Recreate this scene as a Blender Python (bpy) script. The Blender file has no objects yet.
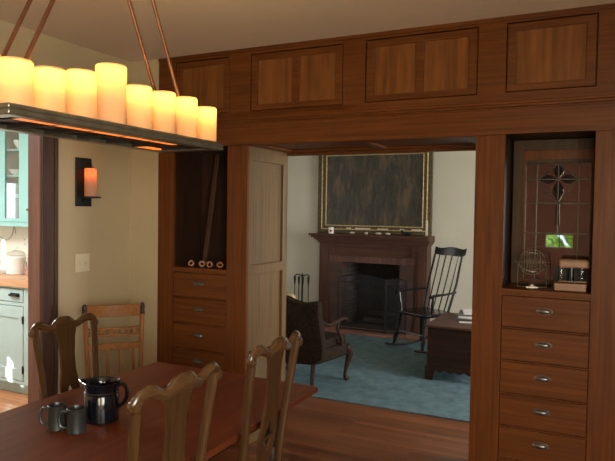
import bpy, bmesh, math, random
from mathutils import Vector, Matrix
PI = math.pi
random.seed(7)
SC = bpy.context.scene
COL = SC.collection

# ------------------------------------------------------------------ camera
cam_d = bpy.data.cameras.new('camera')
cam = bpy.data.objects.new('camera', cam_d)
COL.objects.link(cam)
CAM_YAW, CAM_PITCH, CAM_ROLL, FPX = -0.45447, -0.03165, 0.01498, 605.5
_f = Vector((math.sin(CAM_YAW)*math.cos(CAM_PITCH), math.cos(CAM_YAW)*math.cos(CAM_PITCH), math.sin(CAM_PITCH)))
_r = Vector((math.cos(CAM_YAW), -math.sin(CAM_YAW), 0))
_u = _r.cross(_f)
_r2 = math.cos(CAM_ROLL)*_r + math.sin(CAM_ROLL)*_u
_u2 = -math.sin(CAM_ROLL)*_r + math.cos(CAM_ROLL)*_u
_m = Matrix((( _r2.x, _u2.x, -_f.x), (_r2.y, _u2.y, -_f.y), (_r2.z, _u2.z, -_f.z))).to_4x4()
_m.translation = Vector((0, -3.4, 1.58))
cam.matrix_world = _m
cam_d.sensor_width = 36
cam_d.lens = FPX/615*36
cam_d.clip_start = 0.05
SC.camera = cam

# ------------------------------------------------------------------ world, exposure, daylight
SC.view_settings.view_transform = 'Standard'
SC.view_settings.look = 'None'
SC.view_settings.gamma = 1
SC.view_settings.exposure = 0.75
SC.view_settings.use_curve_mapping = False
w = bpy.data.worlds.new('sky')
SC.world = w
w.use_nodes = True
w.node_tree.nodes['Background'].inputs[0].default_value = (0.75, 0.87, 1.0, 1)
w.node_tree.nodes['Background'].inputs[1].default_value = 5.0

def area(name, loc, target, sx, sy, power, col):
    d = bpy.data.lights.new(name, 'AREA')
    d.shape = 'RECTANGLE'; d.size = sx; d.size_y = sy; d.energy = power; d.color = col
    o = bpy.data.objects.new(name, d); COL.objects.link(o)
    o.location = loc
    o.rotation_euler = (Vector(target)-Vector(loc)).to_track_quat('-Z', 'Y').to_euler()
    return o
def sunlamp(direction, strength, col):
    d = bpy.data.lights.new('sun', 'SUN'); d.energy = strength; d.color = col; d.angle = math.radians(0.6)
    o = bpy.data.objects.new('sun', d); COL.objects.link(o)
    o.rotation_euler = Vector(direction).to_track_quat('-Z', 'Y').to_euler()
sunlamp((1.45, 2.23, -1.12), 14.0, (1, 0.96, 0.88))
DAY = (1.0, 0.97, 0.90)
area('daylight_dining_rear', (0.62, -6.1, 1.45), (-0.6, 0, 1.2), 1.1, 1.3, 24, (1.0, 0.74, 0.46))
area('daylight_dining_right', (1.28, -3.9, 1.5), (-3.0, -3.4, 1.3), 1.5, 1.3, 60, (1.0, 0.90, 0.74))
area('daylight_living_right', (1.98, 1.75, 1.45), (-2.6, 1.6, 0.9), 1.7, 1.4, 74, DAY)
area('living_left_area', (-4.98, 2.2, 1.45), (-2.0, 2.2, 0.6), 1.4, 1.4, 10, DAY)  # unseen area lamp; the wall behind it has no window opening
area('kitchen_fill', (-4.7, -1.3, 2.55), (-4.7, -1.0, 0), 0.8, 0.8, 44, (1.0, 0.98, 0.93))  # added fill lamp, unseen; brightens the kitchen from overhead

# ------------------------------------------------------------------ materials
def mat(name, col, rough=0.5, metal=0.0, spec=0.5, var=0.0, vscale=8, bump=0.0, bscale=60, coat=0.0, trans=0.0, emis=None, estr=0.0, sheen=0.0):
    m = bpy.data.materials.new(name); m.use_nodes = True
    nt = m.node_tree; b = nt.nodes['Principled BSDF']
    b.inputs['Base Color'].default_value = (*col, 1)
    b.inputs['Roughness'].default_value = rough
    b.inputs['Metallic'].default_value = metal
    b.inputs['Specular IOR Level'].default_value = spec
    b.inputs['Coat Weight'].default_value = coat
    b.inputs['Coat Roughness'].default_value = 0.15
    b.inputs['Transmission Weight'].default_value = trans
    b.inputs['Sheen Weight'].default_value = sheen
    if emis:
        b.inputs['Emission Color'].default_value = (*emis, 1); b.inputs['Emission Strength'].default_value = estr
    tc = nt.nodes.new('ShaderNodeTexCoord')
    if var > 0:
        n = nt.nodes.new('ShaderNodeTexNoise'); n.inputs['Scale'].default_value = vscale; n.inputs['Detail'].default_value = 4
        nt.links.new(tc.outputs['Object'], n.inputs['Vector'])
        r = nt.nodes.new('ShaderNodeValToRGB')
        r.color_ramp.elements[0].position = 0.3; r.color_ramp.elements[1].position = 0.7
        r.color_ramp.elements[0].color = (*[c*(1-var) for c in col], 1)
        r.color_ramp.elements[1].color = (*[min(1, c*(1+var)) for c in col], 1)
        nt.links.new(n.outputs['Fac'], r.inputs['Fac']); nt.links.new(r.outputs['Color'], b.inputs['Base Color'])
    if bump > 0:
        n2 = nt.nodes.new('ShaderNodeTexNoise'); n2.inputs['Scale'].default_value = bscale; n2.inputs['Detail'].default_value = 3
        nt.links.new(tc.outputs['Object'], n2.inputs['Vector'])
        bp = nt.nodes.new('ShaderNodeBump'); bp.inputs['Strength'].default_value = bump; bp.inputs['Distance'].default_value = 0.01
        nt.links.new(n2.outputs['Fac'], bp.inputs['Height']); nt.links.new(bp.outputs['Normal'], b.inputs['Normal'])
    return m

def wood(name, dark, light, axis='Z', fine=55, rough=0.42, coat=0.0, spec=0.22, fleck=0.25, mid=None):
    m = bpy.data.materials.new(name); m.use_nodes = True
    nt = m.node_tree; b = nt.nodes['Principled BSDF']; L = nt.links.new
    b.inputs['Roughness'].default_value = rough; b.inputs['Coat Weight'].default_value = coat
    b.inputs['Coat Roughness'].default_value = 0.2; b.inputs['Specular IOR Level'].default_value = spec
    tc = nt.nodes.new('ShaderNodeTexCoord'); mp = nt.nodes.new('ShaderNodeMapping')
    s = {'X': (1.6, fine, fine), 'Y': (fine, 1.6, fine), 'Z': (fine, fine, 1.6)}[axis]
    mp.inputs['Scale'].default_value = s
    L(tc.outputs['Object'], mp.inputs['Vector'])
    n = nt.nodes.new('ShaderNodeTexNoise'); n.inputs['Scale'].default_value = 1.0; n.inputs['Detail'].default_value = 5; n.inputs['Distortion'].default_value = 0.3
    L(mp.outputs['Vector'], n.inputs['Vector'])
    r = nt.nodes.new('ShaderNodeValToRGB')
    r.color_ramp.elements[0].position = 0.28; r.color_ramp.elements[1].position = 0.72
    r.color_ramp.elements[0].color = (*dark, 1); r.color_ramp.elements[1].color = (*light, 1)
    L(n.outputs['Fac'], r.inputs['Fac'])
    mp2 = nt.nodes.new('ShaderNodeMapping'); mp2.inputs['Scale'].default_value = {'X': (5, 26, 26), 'Y': (26, 5, 26), 'Z': (26, 26, 5)}[axis]
    L(tc.outputs['Object'], mp2.inputs['Vector'])
    n2 = nt.nodes.new('ShaderNodeTexNoise'); n2.inputs['Scale'].default_value = 1.0; n2.inputs['Detail'].default_value = 3
    L(mp2.outputs['Vector'], n2.inputs['Vector'])
    mx = nt.nodes.new('ShaderNodeMix'); mx.data_type = 'RGBA'; mx.blend_type = 'OVERLAY'; mx.inputs['Factor'].default_value = fleck
    L(r.outputs['Color'], mx.inputs['A']); L(n2.outputs['Fac'], mx.inputs['B'])
    L(mx.outputs['Result'], b.inputs['Base Color'])
    bp = nt.nodes.new('ShaderNodeBump'); bp.inputs['Strength'].default_value = 0.08; bp.inputs['Distance'].default_value = 0.004
    L(n.outputs['Fac'], bp.inputs['Height']); L(bp.outputs['Normal'], b.inputs['Normal'])
    return m

OD, OL = (0.082, 0.0225, 0.0040), (0.152, 0.046, 0.0085)
OAK_X = wood('oak_along_x', OD, OL, 'X')
OAK_Z = wood('oak_along_z', OD, OL, 'Z')
OAK_Y = wood('oak_along_y', OD, OL, 'Y')
OAK_PANEL = wood('oak_panel', (0.120, 0.041, 0.0090), (0.215, 0.077, 0.0185), 'Z', fine=35, fleck=0.4)
FRAME_W = wood('panel_frame_wood', (0.040, 0.020, 0.010), (0.075, 0.038, 0.019), 'Z')
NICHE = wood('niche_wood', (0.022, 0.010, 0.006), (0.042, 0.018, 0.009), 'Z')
JAMB_LIT = wood('jamb_oak_lit', (0.088, 0.049, 0.020), (0.150, 0.089, 0.039), 'Z', rough=0.33, spec=0.4)  # oak made paler; daylight sheen on the left reveal put into the colour
TABLE_W = wood('table_wood', (0.078, 0.0175, 0.0060), (0.135, 0.033, 0.0105), 'Y', fine=28, rough=0.42, spec=0.22)
CHAIR_W = wood('chair_wood', (0.038, 0.018, 0.0064), (0.068, 0.033, 0.0125), 'Z', fine=40, rough=0.25, coat=0.3)
CHAIR_WY = wood('chair_wood_crest', (0.044, 0.021, 0.0075), (0.080, 0.039, 0.0145), 'Y', fine=40, rough=0.18, coat=1.0)
GOLD_W = wood('golden_oak', (0.20, 0.080, 0.022), (0.30, 0.125, 0.038), 'X', fine=45, rough=0.35)
GOLD_WZ = wood('golden_oak_upright', (0.17, 0.068, 0.020), (0.26, 0.11, 0.035), 'Z', fine=45, rough=0.35)
DARK_W = wood('dark_walnut', (0.016, 0.008, 0.006), (0.034, 0.016, 0.010), 'X', fine=30, rough=0.4)
MANTEL_W = wood('mantel_wood', (0.052, 0.023, 0.016), (0.092, 0.042, 0.028), 'Z', fine=40, rough=0.45)
MANTEL_WX = wood('mantel_wood_x', (0.052, 0.023, 0.016), (0.092, 0.042, 0.028), 'X', fine=40, rough=0.45)
TRIM_W = wood('door_trim_wood', (0.058, 0.029, 0.020), (0.092, 0.047, 0.033), 'Z', fine=40, rough=0.45)
TRIM_L = wood('door_jamb_wood', (0.17, 0.082, 0.062), (0.23, 0.115, 0.088), 'Z', fine=40, rough=0.45)
BLOCK_W = wood('butcher_block', (0.48, 0.27, 0.15), (0.62, 0.38, 0.23), 'X', fine=25, rough=0.4)
BLEACHED = wood('pale_wood', (0.26, 0.14, 0.085), (0.38, 0.23, 0.14), 'X', fine=35)
TAN_WALL = mat('tan_wall_paint', (0.475, 0.385, 0.23), 0.75, var=0.03, vscale=3, bump=0.05, bscale=180)
REAR_WALL = mat('rear_wall_darkened', (0.15, 0.065, 0.045), 0.7, var=0.2, vscale=2)  # unseen wall, darkened so the leaded panes reflect a dark red
CREAM_WALL = mat('cream_wall_paint', (0.52, 0.49, 0.40), 0.75, var=0.03, vscale=3, bump=0.04, bscale=180)
KITCHEN_WALL = mat('kitchen_wall_paint', (0.80, 0.76, 0.66), 0.7, var=0.02, vscale=3)
CEIL = mat('ceiling_paint', (0.72, 0.61, 0.49), 0.85, var=0.02, vscale=2, bump=0.05, bscale=120)
BRONZE = mat('dark_bronze', (0.27, 0.255, 0.20), 0.33, metal=0.85, var=0.2, vscale=20)
DARK_METAL = mat('blackened_metal', (0.03, 0.025, 0.02), 0.5, metal=0.5, var=0.2, vscale=20)
ROD_M = mat('copper_bronze', (0.19, 0.085, 0.05), 0.35, metal=0.75, var=0.15, vscale=20)
IRON = mat('black_iron', (0.018, 0.018, 0.02), 0.4, metal=0.5, var=0.2, vscale=30)
PEWTER = mat('pewter_pull', (0.22, 0.22, 0.21), 0.3, metal=0.9, var=0.15, vscale=40)
NAVY = mat('navy_glaze', (0.004, 0.005, 0.009), 0.1, spec=0.5, coat=0.2, var=0.15, vscale=10)
GREY_GLAZE = mat('grey_enamel', (0.022, 0.024, 0.023), 0.3, spec=0.4, coat=0.15, var=0.2, vscale=25)
TURQ = mat('turquoise_paint', (0.27, 0.53, 0.53), 0.4, var=0.04, vscale=5)
GREYBLUE = mat('grey_blue_paint', (0.40, 0.55, 0.56), 0.4, var=0.04, vscale=5)
WHITE = mat('white_china', (0.80, 0.80, 0.78), 0.2, var=0.03, vscale=8)
SWITCH = mat('ivory_plastic', (0.66, 0.58, 0.39), 0.4, var=0.02, vscale=8)
SHADOWBOX = mat('cupboard_lining', (0.42, 0.36, 0.31), 0.7, var=0.05, vscale=5)
PINK = mat('pink_print', (0.62, 0.06, 0.20), 0.6, var=0.1, vscale=30)
RED = mat('red_glaze', (0.45, 0.03, 0.02), 0.35, var=0.1, vscale=10)
RUGB = mat('rug_backing', (0.05, 0.07, 0.08), 0.9, var=0.1, vscale=30)
FABRIC = mat('chair_tapestry', (0.021, 0.014, 0.009), 0.95, spec=0.1, var=0.55, vscale=55, bump=0.3, bscale=220, sheen=0.0)
PILLOW = mat('tan_pillow', (0.36, 0.28, 0.16), 0.95, var=0.2, vscale=60, bump=0.3, bscale=150)
LEATHER = mat('seat_leather', (0.05, 0.03, 0.02), 0.5, var=0.2, vscale=30)
BLACKP = mat('black_chair_paint', (0.006, 0.0065, 0.008), 0.2, spec=0.35, coat=0.15, var=0.2, vscale=20)
GILT = mat('worn_gilt', (0.52, 0.39, 0.19), 0.45, metal=0.35, var=0.3, vscale=30, bump=0.2, bscale=90)
GILT_D = mat('dark_gilt', (0.085, 0.062, 0.03), 0.55, metal=0.2, var=0.35, vscale=30, bump=0.2, bscale=90)
PALE = mat('pale_stone', (0.55, 0.50, 0.38), 0.7, var=0.15, vscale=60)
PAPER = mat('paper', (0.62, 0.62, 0.60), 0.7, var=0.06, vscale=20)
PAPER_D = mat('dark_cover', (0.10, 0.10, 0.11), 0.5, var=0.2, vscale=20)
CAME = mat('lead_came', (0.05, 0.045, 0.04), 0.4, metal=0.6, var=0.2, vscale=40)
WIRE = mat('dull_wire', (0.34, 0.30, 0.24), 0.35, metal=0.8, var=0.1, vscale=40)
SOOT = mat('sooty_firebrick', (0.035, 0.030, 0.026), 0.9, var=0.4, vscale=10)
LEAFY = mat('hedge_leaves', (0.27, 0.50, 0.06), 0.6, var=0.9, vscale=16)
LAWN = mat('lawn', (0.10, 0.20, 0.04), 0.9, var=0.3, vscale=4)

def clear_glass(name, tint, gloss=0.05, rough=0.02):
    m = bpy.data.materials.new(name); m.use_nodes = True; nt = m.node_tree
    nt.nodes.remove(nt.nodes['Principled BSDF'])
    t = nt.nodes.new('ShaderNodeBsdfTransparent'); t.inputs[0].default_value = (*tint, 1)
    g = nt.nodes.new('ShaderNodeBsdfGlossy'); g.inputs['Roughness'].default_value = rough
    f = nt.nodes.new('ShaderNodeLayerWeight'); f.inputs['Blend'].default_value = 0.5
    pw = nt.nodes.new('ShaderNodeMath'); pw.operation = 'POWER'; pw.inputs[1].default_value = 3.0
    nt.links.new(f.outputs['Facing'], pw.inputs[0]); f = pw
    ad = nt.nodes.new('ShaderNodeMath'); ad.operation = 'ADD'; ad.inputs[1].default_value = gloss
    x = nt.nodes.new('ShaderNodeMixShader')
    nt.links.new(f.outputs['Value'], ad.inputs[0]); nt.links.new(ad.outputs[0], x.inputs[0])
    nt.links.new(t.outputs[0], x.inputs[1]); nt.links.new(g.outputs[0], x.inputs[2])
    nt.links.new(x.outputs[0], nt.nodes['Material Output'].inputs[0])
    return m
GLASS = clear_glass('clear_glass', (0.93, 0.95, 0.94))
LEADED = mat('leaded_pane', (0.060, 0.024, 0.017), 0.02, spec=0.75, var=0.35, vscale=6)
LEADED.node_tree.nodes['Principled BSDF'].inputs['IOR'].default_value = 2.1
LEADED_D = mat('dark_stained_glass', (0.012, 0.012, 0.012), 0.05, spec=0.6, var=0.2, vscale=10)

def wax(name, col):
    m = bpy.data.materials.new(name); m.use_nodes = True; nt = m.node_tree
    nt.nodes.remove(nt.nodes['Principled BSDF'])
    tc = nt.nodes.new('ShaderNodeTexCoord')
    n = nt.nodes.new('ShaderNodeTexNoise'); n.inputs['Scale'].default_value = 14; n.inputs['Detail'].default_value = 3
    nt.links.new(tc.outputs['Object'], n.inputs['Vector'])
    r = nt.nodes.new('ShaderNodeValToRGB')
    r.color_ramp.elements[0].color = (*[c*0.88 for c in col], 1); r.color_ramp.elements[1].color = (*col, 1)
    nt.links.new(n.outputs['Fac'], r.inputs[0])
    t = nt.nodes.new('ShaderNodeBsdfTranslucent'); d = nt.nodes.new('ShaderNodeBsdfDiffuse')
    nt.links.new(r.outputs[0], t.inputs[0]); nt.links.new(r.outputs[0], d.inputs[0])
    x = nt.nodes.new('ShaderNodeMixShader'); x.inputs[0].default_value = 0.45
    nt.links.new(t.outputs[0], x.inputs[1]); nt.links.new(d.outputs[0], x.inputs[2])
    nt.links.new(x.outputs[0], nt.nodes['Material Output'].inputs[0])
    return m
WAX = wax('candle_wax', (0.95, 0.66, 0.42))
WAX_S = wax('sconce_wax', (0.66, 0.49, 0.32))

def planks(name, dark, light, axis, rough=0.3, wdt=0.057):
    m = bpy.data.materials.new(name); m.use_nodes = True; nt = m.node_tree; L = nt.links.new
    b = nt.nodes['Principled BSDF']; b.inputs['Roughness'].default_value = rough
    tc = nt.nodes.new('ShaderNodeTexCoord'); mp = nt.nodes.new('ShaderNodeMapping')
    if axis == 'Y': mp.inputs['Rotation'].default_value = (0, 0, PI/2)
    L(tc.outputs['Object'], mp.inputs['Vector'])
    br = nt.nodes.new('ShaderNodeTexBrick'); br.inputs['Scale'].default_value = 1
    br.inputs['Brick Width'].default_value = 1.1; br.inputs['Row Height'].default_value = wdt
    br.inputs['Mortar Size'].default_value = 0.0016; br.inputs['Bias'].default_value = 0.0
    br.inputs['Color1'].default_value = (*dark, 1); br.inputs['Color2'].default_value = (*light, 1)
    br.inputs['Mortar'].default_value = (*[c*0.35 for c in dark], 1)
    L(mp.outputs['Vector'], br.inputs['Vector'])
    mp2 = nt.nodes.new('ShaderNodeMapping'); mp2.inputs['Scale'].default_value = (2, 50, 50) if axis == 'X' else (50, 2, 50)
    L(tc.outputs['Object'], mp2.inputs['Vector'])
    n = nt.nodes.new('ShaderNodeTexNoise'); n.inputs['Scale'].default_value = 1; n.inputs['Detail'].default_value = 4
    L(mp2.outputs['Vector'], n.inputs['Vector'])
    mx = nt.nodes.new('ShaderNodeMix'); mx.data_type = 'RGBA'; mx.blend_type = 'OVERLAY'; mx.inputs['Factor'].default_value = 0.5
    L(br.outputs['Color'], mx.inputs['A']); L(n.outputs['Fac'], mx.inputs['B']); L(mx.outputs['Result'], b.inputs['Base Color'])
    return m
FLOOR_M = planks('oak_floor', (0.095, 0.033, 0.014), (0.190, 0.068, 0.029), 'X')
KFLOOR_M = planks('kitchen_floor', (0.40, 0.17, 0.075), (0.52, 0.24, 0.11), 'X')

def bricks(name, c1, c2, mortar, bw, rh, ms, plane='XZ', rough=0.85):
    m = bpy.data.materials.new(name); m.use_nodes = True; nt = m.node_tree; L = nt.links.new
    b = nt.nodes['Principled BSDF']; b.inputs['Roughness'].default_value = rough
    tc = nt.nodes.new('ShaderNodeTexCoord'); sp = nt.nodes.new('ShaderNodeSeparateXYZ'); cb = nt.nodes.new('ShaderNodeCombineXYZ')
    L(tc.outputs['Object'], sp.inputs[0])
    L(sp.outputs[plane[0]], cb.inputs[0]); L(sp.outputs[plane[1]], cb.inputs[1])
    br = nt.nodes.new('ShaderNodeTexBrick'); br.inputs['Scale'].default_value = 1
    br.inputs['Brick Width'].default_value = bw; br.inputs['Row Height'].default_value = rh; br.inputs['Mortar Size'].default_value = ms
    br.inputs['Color1'].default_value = (*c1, 1); br.inputs['Color2'].default_value = (*c2, 1); br.inputs['Mortar'].default_value = (*mortar, 1)
    L(cb.outputs[0], br.inputs['Vector']); L(br.outputs['Color'], b.inputs['Base Color'])
    return m
BRICK_T = bricks('red_brick_soldier', (0.085, 0.036, 0.026), (0.13, 0.056, 0.040), (0.06, 0.04, 0.03), 0.065, 0.4, 0.006)
BRICK_S = bricks('red_brick_course', (0.050, 0.022, 0.016), (0.080, 0.035, 0.025), (0.05, 0.035, 0.028), 0.2, 0.068, 0.006)
FIREBRICK = bricks('firebrick', (0.055, 0.042, 0.03), (0.08, 0.062, 0.045), (0.02, 0.016, 0.012), 0.23, 0.068, 0.006, 'YZ')
HEARTH_M = bricks('hearth_brick', (0.20, 0.085, 0.06), (0.26, 0.12, 0.085), (0.12, 0.09, 0.07), 0.2, 0.1, 0.006, 'XY')

def rugmat():
    m = bpy.data.materials.new('blue_rug'); m.use_nodes = True; nt = m.node_tree; L = nt.links.new
    b = nt.nodes['Principled BSDF']; b.inputs['Roughness'].default_value = 0.95; b.inputs['Specular IOR Level'].default_value = 0.1
    tc = nt.nodes.new('ShaderNodeTexCoord')
    n = nt.nodes.new('ShaderNodeTexNoise'); n.inputs['Scale'].default_value = 9; n.inputs['Detail'].default_value = 8; n.inputs['Roughness'].default_value = 0.7
    L(tc.outputs['Object'], n.inputs['Vector'])
    r = nt.nodes.new('ShaderNodeValToRGB'); r.color_ramp.elements[0].position = 0.3; r.color_ramp.elements[1].position = 0.72
    r.color_ramp.elements[0].color = (0.062, 0.108, 0.130, 1); r.color_ramp.elements[1].color = (0.135, 0.205, 0.238, 1)
    L(n.outputs['Fac'], r.inputs[0]); L(r.outputs[0], b.inputs['Base Color'])
    n2 = nt.nodes.new('ShaderNodeTexNoise'); n2.inputs['Scale'].default_value = 220
    L(tc.outputs['Object'], n2.inputs['Vector'])
    bp = nt.nodes.new('ShaderNodeBump'); bp.inputs['Strength'].default_value = 0.5; bp.inputs['Distance'].default_value = 0.01
    L(n2.outputs['Fac'], bp.inputs['Height']); L(bp.outputs['Normal'], b.inputs['Normal'])
    return m
RUG = rugmat()

def canvasmat():
    m = bpy.data.materials.new('dark_landscape_canvas'); m.use_nodes = True; nt = m.node_tree; L = nt.links.new
    b = nt.nodes['Principled BSDF']; b.inputs['Roughness'].default_value = 0.5
    tc = nt.nodes.new('ShaderNodeTexCoord'); mp = nt.nodes.new('ShaderNodeMapping'); mp.inputs['Scale'].default_value = (6.5, 1, 1.7)
    L(tc.outputs['Object'], mp.inputs['Vector'])
    n = nt.nodes.new('ShaderNodeTexNoise'); n.inputs['Scale'].default_value = 1.6; n.inputs['Detail'].default_value = 7; n.inputs['Roughness'].default_value = 0.65; n.inputs['Distortion'].default_value = 0.8
    L(mp.outputs['Vector'], n.inputs['Vector'])
    r = nt.nodes.new('ShaderNodeValToRGB')
    e = r.color_ramp.elements; e[0].position = 0.35; e[0].color = (0.022, 0.022, 0.018, 1); e[1].position = 0.72; e[1].color = (0.14, 0.095, 0.050, 1)
    k = r.color_ramp.elements.new(0.52); k.color = (0.050, 0.043, 0.032, 1)
    L(n.outputs['Fac'], r.inputs[0]); L(r.outputs[0], b.inputs['Base Color'])
    return m
CANVAS = canvasmat()

# ------------------------------------------------------------------ mesh helpers
class MB:
    def __init__(self): self.bm = bmesh.new()
    def box(self, x0, x1, y0, y1, z0, z1):
        v = [self.bm.verts.new(p) for p in ((x0,y0,z0),(x1,y0,z0),(x1,y1,z0),(x0,y1,z0),(x0,y0,z1),(x1,y0,z1),(x1,y1,z1),(x0,y1,z1))]
        for f in ((0,3,2,1),(4,5,6,7),(0,1,5,4),(1,2,6,5),(2,3,7,6),(3,0,4,7)): self.bm.faces.new([v[i] for i in f])
        return self
    def loft(self, rings, closed=False, caps=True):
        R = [[self.bm.verts.new(p) for p in ring] for ring in rings]
        n = len(R[0]); k = len(R)
        for i in range(k if closed else k-1):
            a, b = R[i], R[(i+1) % k]
            for j in range(n): self.bm.faces.new((a[j], a[(j+1)%n], b[(j+1)%n], b[j]))
        if caps and not closed:
            self.bm.faces.new(R[0][::-1]); self.bm.faces.new(R[-1])
        return self
    def tube(self, pts, r, n=10, flat=None, closed=False, up=None):
        P = [Vector(p) for p in pts]; k = len(P)
        rs = r if isinstance(r, (list, tuple)) else [r]*k
        fs = flat if isinstance(flat, (list, tuple)) else [flat or 1.0]*k
        T = []
        for i in range(k):
            a = P[(i-1) % k] if (closed or i > 0) else P[i]
            b = P[(i+1) % k] if (closed or i < k-1) else P[i]
            T.append((b-a).normalized())
        ref = Vector(up) if up else (Vector((0,0,1)) if abs(T[0].z) < 0.9 else Vector((1,0,0)))
        nrm = (ref - T[0]*ref.dot(T[0])).normalized()
        rings = []
        for i in range(k):
            if up: nrm = (ref - T[i]*ref.dot(T[i])).normalized()
            else: nrm = (nrm - T[i]*nrm.dot(T[i])).normalized()
            bn = T[i].cross(nrm)
            rings.append([P[i] + (nrm*math.cos(2*PI*j/n) + bn*(math.sin(2*PI*j/n)*fs[i]))*rs[i] for j in range(n)])
        return self.loft(rings, closed)
    def lathe(self, prof, c=(0,0,0), n=24, caps=True, axis='Z'):
        rings = []
        for r, h in prof:
            ring = []
            for j in range(n):
                a = 2*PI*j/n; p, q = r*math.cos(a), r*math.sin(a)
                ring.append((c[0]+p, c[1]+q, c[2]+h) if axis == 'Z' else ((c[0]+h, c[1]+p, c[2]+q) if axis == 'X' else (c[0]+q, c[1]+h, c[2]+p)))
            rings.append(ring)
        return self.loft(rings, False, caps)
    def ball(self, c, r, s=(1,1,1), u=14, v=8):
        prof = [(r*max(0.03, math.sin(PI*i/v)), -r*math.cos(PI*i/v)) for i in range(v+1)]
        rings = [[(c[0]+p*math.cos(2*PI*j/u)*s[0], c[1]+p*math.sin(2*PI*j/u)*s[1], c[2]+h*s[2]) for j in range(u)] for p, h in prof]
        return self.loft(rings)
    def prism(self, poly, a0, a1, axis='Y'):
        def P(u, v, a): return {'Y': (u, a, v), 'X': (a, u, v), 'Z': (u, v, a)}[axis]
        A = [self.bm.verts.new(P(u, v, a0)) for u, v in poly]; B = [self.bm.verts.new(P(u, v, a1)) for u, v in poly]
        n = len(poly)
        self.bm.faces.new(A[::-1]); self.bm.faces.new(B)
        for i in range(n): self.bm.faces.new((A[i], A[(i+1)%n], B[(i+1)%n], B[i]))
        return self
    def holed(self, x0, x1, z0, z1, y0, y1, holes, plane='XZ'):
        """a board with rectangular holes; plane XZ (thickness y), YZ (thickness x) or XY (thickness z)"""
        xs = sorted({x0, x1, *[h[0] for h in holes], *[h[1] for h in holes]}); zs = sorted({z0, z1, *[h[2] for h in holes], *[h[3] for h in holes]})
        xs = [x for x in xs if x0 <= x <= x1]; zs = [z for z in zs if z0 <= z <= z1]
        def P(u, a, v): return {'XZ': (u, a, v), 'YZ': (a, u, v), 'XY': (u, v, a)}[plane]
        nx, nz = len(xs)-1, len(zs)-1
        solid = [[not any(h[0]-1e-6 <= (xs[i]+xs[i+1])/2 <= h[1]+1e-6 and h[2]-1e-6 <= (zs[j]+zs[j+1])/2 <= h[3]+1e-6 for h in holes) for j in range(nz)] for i in range(nx)]
        V = {}
        def vt(i, j, s):
            if (i, j, s) not in V: V[(i, j, s)] = self.bm.verts.new(P(xs[i], y1 if s else y0, zs[j]))
            return V[(i, j, s)]
        S = lambda i, j: 0 <= i < nx and 0 <= j < nz and solid[i][j]
        for i in range(nx):
            for j in range(nz):
                if not solid[i][j]: continue
                self.bm.faces.new((vt(i,j,0), vt(i+1,j,0), vt(i+1,j+1,0), vt(i,j+1,0)))
                self.bm.faces.new((vt(i,j,1), vt(i,j+1,1), vt(i+1,j+1,1), vt(i+1,j,1)))
                for (di, dj, a, b) in ((-1,0,(i,j),(i,j+1)), (1,0,(i+1,j),(i+1,j+1)), (0,-1,(i,j),(i+1,j)), (0,1,(i,j+1),(i+1,j+1))):
                    if not S(i+di, j+dj): self.bm.faces.new((vt(*a,0), vt(*b,0), vt(*b,1), vt(*a,1)))
        return self
    def bend(self, fn):
        for v in self.bm.verts: v.co = Vector(fn(v.co.x, v.co.y, v.co.z))
        return self
    def build(self, name, m, parent=None, loc=None, rot=None, bevel=0.0, seg=2, subsurf=0, angle=35):
        bmesh.ops.recalc_face_normals(self.bm, faces=self.bm.faces)
        me = bpy.data.meshes.new(name); self.bm.to_mesh(me); self.bm.free()
        me.materials.append(m)
        for p in me.polygons: p.use_smooth = True
        me.set_sharp_from_angle(angle=math.radians(angle))
        o = bpy.data.objects.new(name, me); COL.objects.link(o)
        if parent: o.parent = parent
        if loc: o.location = loc
        if rot: o.rotation_euler = rot
        if bevel:
            b = o.modifiers.new('bevel', 'BEVEL'); b.width = bevel; b.segments = seg; b.limit_method = 'ANGLE'; b.angle_limit = math.radians(40)
        if subsurf:
            s = o.modifiers.new('subsurf', 'SUBSURF'); s.levels = subsurf; s.render_levels = subsurf
        return o

def tag(o, label, cat, group=None):
    o['label'] = label; o['category'] = cat
    if group: o['group'] = group
    return o
def thing(name, label, cat, loc=(0,0,0), rotz=0.0, group=None):
    o = bpy.data.objects.new(name, None); COL.objects.link(o); o.empty_display_size = 0.1
    o.location = loc; o.rotation_euler = (0, 0, rotz)
    return tag(o, label, cat, group)
def struct(o): o['kind'] = 'structure'; return o
def dup(root, loc, rotz, label, scale=None):
    r = root.copy(); COL.objects.link(r); r.location = loc; r.rotation_euler = (0, 0, rotz); r['label'] = label
    if scale: r.scale = scale
    for ch in list(root.children):
        c = ch.copy(); COL.objects.link(c); c.parent = r
        for g in list(ch.children):
            d = g.copy(); COL.objects.link(d); d.parent = c
    return r
def smooth(pts, k=4):
    P = [Vector(p) for p in pts]; out = []
    for i in range(len(P)-1):
        p0 = P[max(i-1,0)]; p1 = P[i]; p2 = P[i+1]; p3 = P[min(i+2,len(P)-1)]
        for s in range(k):
            t = s/k
            out.append(0.5*((2*p1)+(p2-p0)*t+(2*p0-5*p1+4*p2-p3)*t*t+(3*p1-p0-3*p2+p3)*t**3))
    out.append(P[-1]); return out

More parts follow.
